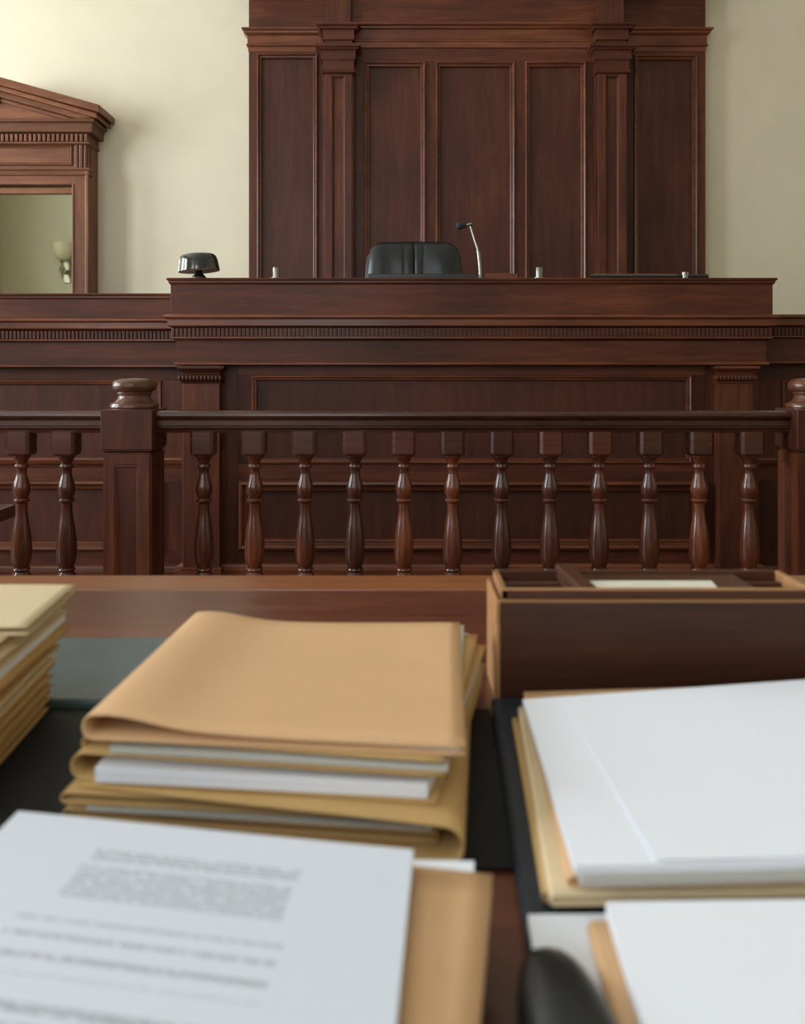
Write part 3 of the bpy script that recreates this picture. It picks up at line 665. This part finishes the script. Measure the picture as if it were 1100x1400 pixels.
bxs = [XP(p, YRL) for p in pxs] + [XP(29.5, YRL), XP(91, YRL), XP(29.5, YRL) - 0.165, XP(29.5, YRL) - 0.33] + [NX[1] + 0.24 + 0.177 * k for k in range(3)]
for i, x in enumerate(bxs):
    if i == 0: bp0.location = (x, 0, 0); continue
    n = bp0.copy(); C.objects.link(n); n.parent = bal; n.location = (x, 0, 0)
    for s0 in (blk0, bas0):
        c2 = s0.copy(); C.objects.link(c2); c2.parent = n
# newel posts
for x in NX:
    h = nw / 2; ym = nf + h
    zj = ZP(615, nf); ztn = ZP(560.5, nf)
    p = box('newel_post', WV, bal, x - h + 0.012, x + h - 0.012, ym - h + 0.012, ym + h - 0.012, 0, zj + 0.01, 0.002)
    box('newel_head', WV, p, x - h, x + h, ym - h, ym + h, zj, ztn, 0.003)
    b2 = MB()
    b2.umould(x - h + 0.012, x + h - 0.012, ym - h + 0.012, ym + h - 0.012, [(0.008, zj + 0.001), (0.008, zj - 0.004), (0.002, zj - 0.009), (0.0, zj - 0.012)])
    b2.build('neck_mould', WR, p)
    zp1, zp0 = zj - 0.018, 0.2
    hi = h - 0.012
    for ang in (0, 1, 2, 3):
        # each face: mitred border boards round a sunk moulded panel
        b3 = MB(); b3.rmould(-hi, hi, zp0, zp1, 0, [(0.0, 0.0), (0.0, 0.006), (0.034, 0.006), (0.037, 0.003), (0.041, 0.004), (0.045, 0.001), (0.045, -0.002), (0, -0.002)])
        vs = []
        for (vx, vy, vz) in b3.v:
            lx, ly = vx, vy - hi
            for _ in range(ang): lx, ly = -ly, lx
            vs.append((x + lx, ym + ly, vz))
        b3.v = vs; b3.build('panel_frame', WV, p)
    zf = ztn
    FP = [(517, 8), (517.6, 18), (519.5, 25), (523, 28.5), (527, 29.5), (531, 29), (534, 27), (535.3, 24), (536, 22.8), (537, 23.2), (538.5, 22.5), (541, 21.3), (544, 22), (547, 24.3), (549.5, 26.5), (550.5, 28), (551, 31), (553.5, 32.3), (556, 32.5), (558, 31)]
    MB().lathe([(0.0006, ZP(516.6, YRL))] + [(r * s_px, ZP(y, YRL)) for y, r in FP] + [(31 * s_px, zf), (0.0006, zf)], 40, (x, ym, 0)).build('finial', WN, p, smooth=35)

# ================================================================== dark desk beyond the table at far left
TZ = 0.76
c0 = P(22, 689, TZ)
dk = thing('side_desk', 'dark wooden desk corner at far left in front of the balustrade', 'desk', (c0.x - 0.5, c0.y - 0.25, 0))
box('desk_top', WD, dk, c0.x - 1.2, c0.x, c0.y - 0.55, c0.y, TZ - 0.03, TZ, 0.004)
box('apron', WD, dk, c0.x - 1.16, c0.x - 0.03, c0.y - 0.50, c0.y - 0.03, TZ - 0.16, TZ - 0.03, 0.002)
for u in (c0.x - 0.10, c0.x - 1.16):
    for v in (c0.y - 0.50, c0.y - 0.10): box('leg', WD, dk, u, u + 0.07, v, v + 0.07, 0, TZ - 0.15, 0.003)
box('modesty_panel', WD, dk, c0.x - 1.1, c0.x - 0.05, c0.y - 0.06, c0.y - 0.04, 0.1, TZ - 0.1, 0.001)

# ================================================================== counsel table
yfar = P(550, 787, TZ).y; yst = P(550, 807, TZ).y; ynear = 0.12
tb = thing('counsel_table', 'polished reddish mahogany counsel table covered with folders and papers', 'table', (0, 0.7, 0))
box('table_top', WT, tb, -1.3, 1.3, ynear, yst, TZ - 0.035, TZ, 0.003)
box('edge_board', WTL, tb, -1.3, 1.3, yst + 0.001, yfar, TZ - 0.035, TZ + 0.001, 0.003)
box('apron', WT, tb, -1.22, 1.22, ynear + 0.08, ynear + 0.11, TZ - 0.14, TZ - 0.035, 0.002)
box('apron', WT, tb, -1.22, 1.22, yfar - 0.11, yfar - 0.08, TZ - 0.14, TZ - 0.035, 0.002)
for u in (-1.24, 1.16):
    for v in (ynear + 0.06, yfar - 0.14): box('leg', WT, tb, u, u + 0.08, v, v + 0.08, 0, TZ - 0.035, 0.004)

# ================================================================== stationery builders
def slab(name, corners, z0, z1, mat, label=None, cat=None, group=None, parent=None, curl=None, nu=14, nv=10, uv=False, rad=0.0, bevel=0.0):
    """a sheet bundle / pad with given ground corners FL, FR, BR, BL; curl(u, v) lifts its top"""
    FL, FR, BR, BL = [Vector((c[0], c[1], 0)) for c in corners]
    def pt(u, v): return FL * (1 - u) * (1 - v) + FR * u * (1 - v) + BR * u * v + BL * (1 - u) * v
    vs, fs, uvs = [], [], []
    for top in (0, 1):
        for j in range(nv + 1):
            for i in range(nu + 1):
                u, v = i / nu, j / nv; q = pt(u, v)
                lift = curl(u, v) if curl else 0
                vs.append((q.x, q.y, (z1 if top else z0) + lift)); uvs.append((u, v))
    W = nu + 1; H = W * (nv + 1)
    for j in range(nv):
        for i in range(nu):
            a = j * W + i; fs.append((a, a + W, a + W + 1, a + 1)); fs.append((H + a, H + a + 1, H + a + W + 1, H + a + W))
    for i in range(nu):
        for j in (0, nv):
            a = j * W + i; fs.append((a, a + 1, H + a + 1, H + a))
    for j in range(nv):
        for i in (0, nu):
            a = j * W + i; fs.append((a, a + W, H + a + W, H + a))
    b2 = MB(); b2.add(vs, fs)
    o = b2.build(name, mat, parent, bevel=bevel, smooth=40)
    if uv:
        ul = o.data.uv_layers.new(name='UVMap')
        for lp in o.data.loops: ul.data[lp.index].uv = uvs[lp.vertex_index]
    if label: tag(o, label, cat, group)
    return o
def folder(name, corners, z0, h, mat, label, group=None, spine='L', hump=0.0, droop=0.0, thick=0.0011, wob=0.0006, seed=0, cat='folder', sag=None):
    """one folded sheet of card: bottom leaf, rounded spine, top leaf"""
    FL, FR, BR, BL = [Vector((c[0], c[1], 0)) for c in corners]
    if spine == 'R': FL, FR, BR, BL = FR, FL, BL, BR
    wdt = (FR - FL).length
    path = []
    nb = 22
    for i in range(nb + 1): path.append((1 - i / nb * (1 - h / 2 / wdt), 0.0, 0))
    for k in range(1, 9):
        a = math.pi * k / 9; path.append((h / 2 / wdt * (1 - math.sin(a)), h / 2 * (1 - math.cos(a)), 0.5))
    for i in range(nb + 1): path.append((h / 2 / wdt + i / nb * (1 - h / 2 / wdt), h, 1))
    nv = 14; vs = []; rnd = random.Random(seed); ph = [rnd.uniform(0, 6.28) for _ in range(4)]
    for j in range(nv + 1):
        v = j / nv
        for (u, z, leaf) in path:
            q = FL * (1 - u) * (1 - v) + FR * u * (1 - v) + BR * u * v + BL * (1 - u) * v
            zz = z
            if leaf == 1:
                zz += hump * math.exp(-((u - 0.09) / 0.13) ** 2) - droop * (1 - math.exp(-(u / 0.28) ** 1.5))
                zz += wob * (math.sin(5 * u + 3 * v + ph[0]) + 0.6 * math.sin(9 * u - 4 * v + ph[1]))
            elif leaf == 0.5:
                zz += hump * (z / h) * math.exp(-(0.09 / 0.13) ** 2)
            if sag: zz += sag(u, v)
            vs.append((q.x, q.y, z0 + zz))
    n = len(path); fs = []
    for j in range(nv):
        for i in range(n - 1): fs.append((j * n + i, j * n + i + 1, (j + 1) * n + i + 1, (j + 1) * n + i))
    b2 = MB(); b2.add(vs, fs); o = b2.build(name, mat, None, smooth=70)
    md = o.modifiers.new('thickness', 'SOLIDIFY'); md.thickness = thick; md.offset = 0
    return tag(o, label, cat, group)
def quad(fl, fr, br, bl): return [(p.x, p.y) for p in (fl, fr, br, bl)]
def V2(x, y): return Vector((x, y, 0))

# pads on the table
o = slab('leather_portfolio', quad(V2(-0.60, P(150, 957, TZ + 0.011).y), V2(-0.222, P(500, 957, TZ + 0.011).y), V2(-0.222, P(150, 871, TZ + 0.011).y), V2(-0.60, P(150, 871, TZ + 0.011).y)),
         TZ + 0.0004, TZ + 0.011, TEAL, 'dark teal leather portfolio lying between left folder pile and tan folder', 'portfolio', bevel=0.003)
yb0, yb1 = P(650, 1193, TZ).y, P(150, 974, TZ).y
slab('desk_blotter', quad(V2(-0.62, yb0), V2(0.0745, yb0), V2(0.0795, yb1), V2(-0.62, yb1)), TZ + 0.0004, TZ + 0.004, PADBLACK, 'black leather desk blotter under the central folder stack', 'blotter', bevel=0.0015)
pa_, pb_ = P(673, 968, TZ + 0.012), P(722, 1300, TZ + 0.012)
dx_ = (pb_.x - pa_.x) / (pb_.y - pa_.y)
yn_, yfp = 0.27, 0.768
slab('document_case', quad(V2(pa_.x + dx_ * (yn_ - pa_.y), yn_), V2(0.55, yn_), V2(0.55, yfp), V2(pa_.x + dx_ * (yfp - pa_.y), yfp)), TZ + 0.0004, TZ + 0.012, NAVY,
     'navy leather document case lying under the white papers at right', 'document case', bevel=0.004)
ZCASE = TZ + 0.012

# ================================================================== central stack of folders
def stack_item(fl, fr, bl, br, z): return quad(P(*fl, z), P(*fr, z), P(*br, z), P(*bl, z))
ZB = TZ + 0.0048
back_l, back_r = V2(-0.215, 0.83), V2(0.068, 0.80)
G1 = 'folders in the central stack'
A = P(86, 1119, ZB); Bq = P(600, 1158, ZB)
# wrapping folder, spine to the right
folder('wrap_folder', quad(V2(A.x + 0.012, A.y - 0.002), V2(P(624, 1152, ZB + 0.012).x + 0.004, P(624, 1152, ZB + 0.012).y - 0.006), V2(0.066, 0.795), V2(-0.212, 0.83)), ZB, 0.0235, MANILA,
       'large buff folder wrapping the bottom of central stack, spine facing right', G1, spine='R', seed=1, thick=0.0016, wob=0.0002)
def q4(fl, fr, z, bl=(-0.214, 0.835), br=(0.07, 0.80)):
    a = P(*fl, z); c = P(*fr, z); return quad(a, c, V2(*br), V2(*bl))
folder('file_folder', q4((86, 1116), (598, 1150), ZB + 0.004), ZB + 0.0022, 0.0065, MANILA, 'lowest thin buff folder inside the central stack', G1, seed=2, wob=0.0002)
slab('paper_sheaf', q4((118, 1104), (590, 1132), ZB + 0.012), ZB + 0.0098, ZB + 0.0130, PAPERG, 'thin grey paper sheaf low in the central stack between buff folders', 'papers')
folder('file_folder', q4((83, 1090), (602, 1116), ZB + 0.018, (-0.216, 0.83), (0.076, 0.79)), ZB + 0.0142, 0.0065, MANILA, 'buff folder jutting furthest left in the middle of central stack', G1, seed=3, wob=0.0002)
folder('file_folder', q4((97, 1052), (596, 1086), ZB + 0.032, (-0.21, 0.84), (0.080, 0.80)), ZB + 0.0258, 0.0175, MANILA, 'open buff folder holding white pages in the central stack', G1, seed=4, wob=0.0002)
slab('paper_sheaf', q4((130, 1056), (584, 1078), ZB + 0.034, (-0.2, 0.82), (0.074, 0.79)), ZB + 0.0275, ZB + 0.0375, PAPER, 'bright white page bundle inside open buff folder of central stack', 'papers')
folder('file_folder', q4((112, 1020), (606, 1056), ZB + 0.047, (-0.205, 0.83), (0.072, 0.80)), ZB + 0.0448, 0.0085, MANILA, 'thin buff folder directly under the big tan folder', G1, seed=5, wob=0.0002)
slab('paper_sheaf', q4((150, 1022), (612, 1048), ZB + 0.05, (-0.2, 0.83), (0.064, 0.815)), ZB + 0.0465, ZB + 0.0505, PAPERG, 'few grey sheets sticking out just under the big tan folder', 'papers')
ZTOPF = ZB + 0.067
a, c, d, e = P(113, 987, ZTOPF), P(636, 1021, ZTOPF - 0.006), P(628, 851, ZTOPF - 0.006), P(262, 842, ZTOPF + 0.002)
folder('file_folder', quad(a, c, d, e), ZB + 0.0555, 0.0125, TAN, 'big smooth tan folder with rounded spine on top of central stack', G1, hump=0.0055, droop=0.0075, seed=6, wob=0.0002, thick=0.0014)
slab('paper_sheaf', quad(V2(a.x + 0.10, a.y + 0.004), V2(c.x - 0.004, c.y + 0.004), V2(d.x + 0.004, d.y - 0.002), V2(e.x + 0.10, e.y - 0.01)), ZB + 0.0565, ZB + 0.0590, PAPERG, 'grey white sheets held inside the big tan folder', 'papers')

# ================================================================== tall pile at far left
G2 = 'folders in the tall left pile'
NL = 11
pile_top = TZ + 0.092
descs = ['lowest buff folder of the tall pile at left edge', 'second buff folder from the bottom of left pile', 'third buff folder from the bottom of left pile',
         'fourth folder from the bottom of left pile', 'fifth folder from the bottom of left pile', 'sixth folder from the bottom of left pile',
         'folder under the white sheets in the left pile', 'white sheets bulging between folders of the left pile', 'folder above the white sheets in the left pile',
         'second folder from the top of left pile', 'small stiff cream folder on top of the left pile']
rz = TZ + 0.0045
for i in range(NL):
    t = i / (NL - 1)
    rng = random.Random(40 + i)
    bk_r = V2(-0.322 - 0.008 * t + rng.uniform(-0.004, 0.006), 0.762 + 0.075 * t + rng.uniform(-0.005, 0.008))
    fr_r = V2(-0.300 - 0.012 * t + rng.uniform(-0.003, 0.003), 0.50 + 0.06 * t)
    wv = V2(-0.30, -0.01)
    hgt = 0.0078
    if i == 7:
        slab('paper_sheaf', quad(fr_r + wv, fr_r, bk_r, bk_r + wv), rz, rz + hgt, PAPER, descs[i], 'papers'); rz += hgt + 0.0006
    elif i == NL - 1:
        zt3 = max(rz, pile_top - 0.004)
        hgt = 0.006
        a, c = P(37, 858, zt3 + hgt), P(103, 800, zt3 + hgt)
        folder('file_folder', quad(V2(a.x - 0.24, a.y + 0.001), a, c, V2(c.x - 0.24, c.y + 0.004)), zt3, hgt, CREAM, descs[i], G2, spine='L', seed=60, wob=0.0002)
    else:
        folder('file_folder', quad(fr_r + wv, fr_r, bk_r, bk_r + wv), rz, hgt, CREAM if i in (4, 8, 9) else MANILA, descs[i], G2, spine=('R' if i in (1, 3, 6) else 'L'), seed=50 + i)
        if i in (2, 5):
            pass
        rz += hgt + 0.0012

# ================================================================== printed document, lower left
ZD = TZ + 0.050
TL, TR_ = P(25, 1110, ZD), P(565, 1160, ZD); BRd = P(541, 1400, ZD)
down = (BRd - TR_).normalized() * 0.30
BL_, BR_ = TL + down, TR_ + down
def uvof(px_, py_):
    q = P(px_, py_, ZD) - BL_; ex_, ey_ = (BR_ - BL_), (TL - BL_)
    det = ex_.x * ey_.y - ex_.y * ey_.x
    return ((q.x * ey_.y - q.y * ey_.x) / det, (ex_.x * q.y - ex_.y * q.x) / det)
blocks = []
for (p0, p1, rows) in [((134, 1160), (408, 1204), 3), ((112, 1181), (385, 1258), 9), ((22, 1254), (390, 1288), 1), ((2, 1276), (380, 1308), 1), ((-25, 1303), (370, 1334), 1), ((-45, 1324), (360, 1372), 4), ((-70, 1374), (345, 1398), 1), ((-90, 1402), (330, 1440), 3)]:
    ua, va = uvof(*p0); ub, vb = uvof(*p1)
    # rows follow the sheet: take the vertical extent midway
    vtop = uvof(p0[0], p0[1])[1]; vbot = uvof(p1[0], p1[1])[1]
    blocks.append((ua, ub, min(vtop, vbot), max(vtop, vbot), rows))
PRINT = paper_mat('printed_paper', rgb(214, 219, 229), blocks)  # white page with light falloff at lower left put into its dimmer base
gz = TZ
G3 = 'folders under the printed document'
tl2, tr2 = P(560, 1184, ZD - 0.010), P(673, 1196, ZD - 0.010); br2 = P(655, 1400, ZD - 0.010)
dn2 = (br2 - tr2).normalized() * 0.3; lf2 = (tr2 - tl2).normalized() * -0.29
fq = lambda o1, o2: quad(tr2 + lf2 + dn2 + V2(o1, o2), tr2 + dn2 + V2(o1, o2), tr2 + V2(o1, o2), tr2 + lf2 + V2(o1, o2))
folder('file_folder', fq(-0.012, -0.006), TZ + 0.0048, 0.013, MANILA, 'lowest buff folder under the printed document at lower left', G3, seed=70)
folder('file_folder', fq(-0.008, -0.003), TZ + 0.0195, 0.012, MANILA, 'middle buff folder under the printed document at lower left', G3, seed=71)
folder('file_folder', fq(0, 0), TZ + 0.033, 0.0065, TAN, 'tan folder showing right beside the printed document at lower left', G3, seed=72, wob=0.0002)
w0, w1 = P(566, 1174, TZ + 0.0325), P(648, 1177, TZ + 0.0325)
slab('paper_sheet', quad(w0 + V2(-0.15, -0.2), w1 + V2(-0.02, -0.2), w1, w0 + V2(-0.15, 0.004)), TZ + 0.0318, TZ + 0.0325, PAPER, 'white sheet corner poking out between tan folder and printed document', 'paper')
slab('printed_document', quad(BL_, BR_, TR_, TL), ZD - 0.006, ZD, PRINT, 'stack of white pages printed with blurred paragraphs at lower left', 'document', uv=True, curl=lambda u, v: 0.0006 * math.sin(3 * u + 2 * v))

# ================================================================== right stack of papers
ZR = TZ + 0.042
G4 = 'folders in the right paper stack'
tl, bl = P(714, 956, ZR), P(785, 1184, ZR)
tr, br = P(1100, 929, ZR), P(1100, 1168, ZR)
ext = (tr - tl).normalized() * 0.36; ext2 = Vector((ext.x, 0.012, 0))
wq = lambda dl, df: quad(bl + V2(dl, df), bl + V2(dl, df) + ext2, tl + V2(dl, 0.0) + ext, tl + V2(dl, 0.0))
fa = P(700, 975, ZCASE + 0.010); fb = P(742, 1216, ZCASE + 0.008)
folder('file_folder', quad(fb + V2(0.0, 0), fb + V2(0.34, 0.004), fa + V2(0.34, 0.02), fa), ZCASE + 0.0008, 0.0055, MANILA, 'buff folder jutting left at the bottom of the right stack', G4, seed=80)
fa = P(708, 965, ZCASE + 0.014); fb = P(752, 1238, ZCASE + 0.008)
folder('file_folder', quad(fb, fb + V2(0.34, 0.006), fa + V2(0.34, 0.02), fa), ZCASE + 0.0078, 0.0050, CREAM, 'pale cream folder of the right stack reaching nearest the viewer', G4, seed=81)
fa = P(716, 944, ZCASE + 0.02); fb = P(776, 1200, ZCASE + 0.019)
folder('file_folder', quad(fb, fb + V2(0.34, 0.006), fa + V2(0.34, 0.02), fa), ZCASE + 0.0140, 0.0050, TAN, 'tan folder directly under the white pages of the right stack', G4, seed=82)
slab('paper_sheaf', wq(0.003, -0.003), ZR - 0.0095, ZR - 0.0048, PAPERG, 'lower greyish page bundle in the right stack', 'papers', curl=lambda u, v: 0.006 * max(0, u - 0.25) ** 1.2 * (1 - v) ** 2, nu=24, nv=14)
slab('paper_sheaf', wq(0.0, 0.0), ZR - 0.0044, ZR, PAPER, 'bright white page bundle on top of the right stack', 'papers', curl=lambda u, v: 0.006 * max(0, u - 0.25) ** 1.2 * (1 - v) ** 2, nu=24, nv=14)
slab('paper_sheet', quad(bl + V2(0.045, 0.004), bl + V2(0.045, 0.004) + ext2, tl + V2(0.032, -0.004) + ext, tl + V2(0.032, -0.004)), ZR + 0.0004, ZR + 0.0010, PAPER, 'loose white sheet lying offset on the right page bundle', 'paper', curl=lambda u, v: 0.006 * max(0, u - 0.15) ** 1.2 * (1 - v) ** 2 + 0.0003, nu=24, nv=14)

# second set of pages, lower right
ZS = TZ + 0.036
tl, bl = P(828, 1233, ZS), P(879, 1400, ZS)
dn = (bl - tl).normalized() * 0.24
fa, fb = P(803, 1256, ZS - 0.007), P(842, 1400, ZS - 0.007)
dnf = (fb - fa).normalized() * 0.24
slab('paper_sheet', quad(P(721, 1250, ZCASE + 0.006) + dnf * 0.9, P(721, 1250, ZCASE + 0.006) + dnf * 0.9 + V2(0.3, 0), P(721, 1250, ZCASE + 0.006) + V2(0.3, 0.004), P(721, 1250, ZCASE + 0.006)), ZCASE + 0.0006, ZCASE + 0.006, PAPER,
     'white sheet corner at lower right behind the black leather case', 'paper')
folder('file_folder', quad(fa + dnf, fa + dnf + V2(0.3, 0), fa + V2(0.3, 0.006), fa), ZCASE + 0.0075, 0.0085, TAN, 'tan folder edge beside the lower right white pages', 'folders in the right paper stack', seed=90)
slab('paper_sheaf', quad(tl + dn, tl + dn + V2(0.3, 0), tl + V2(0.3, 0.004), tl), ZS - 0.0068, ZS, PAPER, 'white page bundle at the lower right corner', 'papers', curl=lambda u, v: 0.0004 * math.sin(4 * u))

# black rounded leather case at the bottom
ck = P(775, 1300, ZCASE + 0.03)
b2 = MB(); seg = 28; rows_ = 16
kx, ky = XP(766, 0.395), 0.352
vs, fs = [], []
for j in range(rows_ + 1):
    ph = math.pi / 2 * j / rows_
    for k in range(seg):
        a = 2 * math.pi * k / seg
        ca, sa = math.cos(a), math.sin(a)
        ex_ = 2.5
        rx = 0.0225 * (abs(ca) ** (2 / ex_)) * (1 if ca >= 0 else -1) * math.cos(ph) ** 0.55
        ry = 0.092 * (abs(sa) ** (2 / ex_)) * (1 if sa >= 0 else -1) * math.cos(ph) ** 0.55
        vs.append((kx + rx - 0.06 * ry, ky - 0.03 + ry, ZCASE + 0.0066 + 0.024 * math.sin(ph)))
for j in range(rows_):
    for k in range(seg):
        l = (k + 1) % seg; fs.append((j * seg + k, j * seg + l, (j + 1) * seg + l, (j + 1) * seg + k))
fs.append(tuple(range(seg))); fs.append(tuple(rows_ * seg + k for k in range(seg)))
b2.add(vs, fs)
tag(b2.build('spectacle_case', BLACKLEATHER, None, smooth=60), 'rounded black leather case at bottom edge beside the white pages', 'case')

# ================================================================== wooden desk organiser box
bf = 0.777; X0, X1 = 0.0868, 0.392; BD = 0.075; zt4 = 0.857
bxo = thing('desk_organiser', 'wooden desk organiser box with open compartments behind the white papers', 'box', ((X0 + X1) / 2, bf + 0.04, TZ))
box('front_board', WX, bxo, X0 + 0.004, X1 - 0.004, bf, bf + 0.008, TZ, zt4, 0.0015)
box('back_board', WX, bxo, X0 + 0.004, X1 - 0.004, bf + BD - 0.008, bf + BD, TZ, zt4, 0.0015)
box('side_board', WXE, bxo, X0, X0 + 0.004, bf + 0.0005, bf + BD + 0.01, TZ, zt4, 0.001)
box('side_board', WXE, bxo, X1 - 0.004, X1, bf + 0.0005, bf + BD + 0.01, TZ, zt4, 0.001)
box('bottom_board', WX, bxo, X0 + 0.004, X1 - 0.004, bf + 0.008, bf + BD - 0.008, TZ, TZ + 0.006, 0)
# upper tray frame
u0, u1 = X0 + 0.006, X1 - 0.004; v0, v1 = bf + 0.006, bf + BD + 0.014; z5 = zt4 + 0.0085
box('tray_front', WX, bxo, u0, u1, v0, v0 + 0.006, zt4 - 0.004, z5, 0.001)
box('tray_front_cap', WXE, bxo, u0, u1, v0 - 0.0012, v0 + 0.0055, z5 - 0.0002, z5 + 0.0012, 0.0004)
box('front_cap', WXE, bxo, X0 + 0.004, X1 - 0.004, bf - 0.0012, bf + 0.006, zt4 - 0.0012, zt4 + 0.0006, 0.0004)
box('tray_back', WX, bxo, u0, u1, v1 - 0.006, v1, zt4 - 0.02, z5, 0.001)
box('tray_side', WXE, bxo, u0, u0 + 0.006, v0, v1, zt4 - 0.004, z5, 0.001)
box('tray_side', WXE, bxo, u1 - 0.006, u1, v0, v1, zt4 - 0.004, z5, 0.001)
xa, xb = XP(765, 0.83), XP(1012, 0.83)
box('lid_board', WX, bxo, xa + 0.002, xb, v0 + 0.006, v1 - 0.006, zt4 - 0.001, zt4 + 0.0055, 0.001)
box('divider', WX, bxo, xb - 0.002, xb + 0.003, v0 + 0.006, v1 - 0.006, zt4 - 0.05, zt4 + 0.006, 0.0008)
b2 = MB(); xq = XP(760, 0.86)
b2.add([(xq, v1, zt4 - 0.02), (xq + 0.016, v1, zt4 - 0.02), (xq + 0.026, v0 + 0.006, zt4 - 0.02), (xq + 0.010, v0 + 0.006, zt4 - 0.02),
        (xq, v1, z5 + 0.006), (xq + 0.016, v1, z5 + 0.006), (xq + 0.026, v0 + 0.006, z5 + 0.001), (xq + 0.010, v0 + 0.006, z5 + 0.001)],
       [(0, 3, 2, 1), (4, 5, 6, 7), (0, 1, 5, 4), (1, 2, 6, 5), (2, 3, 7, 6), (3, 0, 4, 7)])
b2.build('divider', WX, bxo, 0.001)
zc_ = zt4 + 0.0058
CARD = paper_mat('index_card', rgb(224, 218, 200), [(0.2, 0.85, 0.12, 0.42, 2), (0.35, 0.65, 0.6, 0.75, 1)], ink=(0.45, 0.42, 0.36, 1))
slab('index_card', quad(P(803, 809.5, zc_), P(985, 809.5, zc_), P(972, 795, zc_), P(797, 795, zc_)), zc_, zc_ + 0.0008, CARD, 'cream index card lying on the wooden organiser lid', 'card', uv=True, nu=2, nv=2)
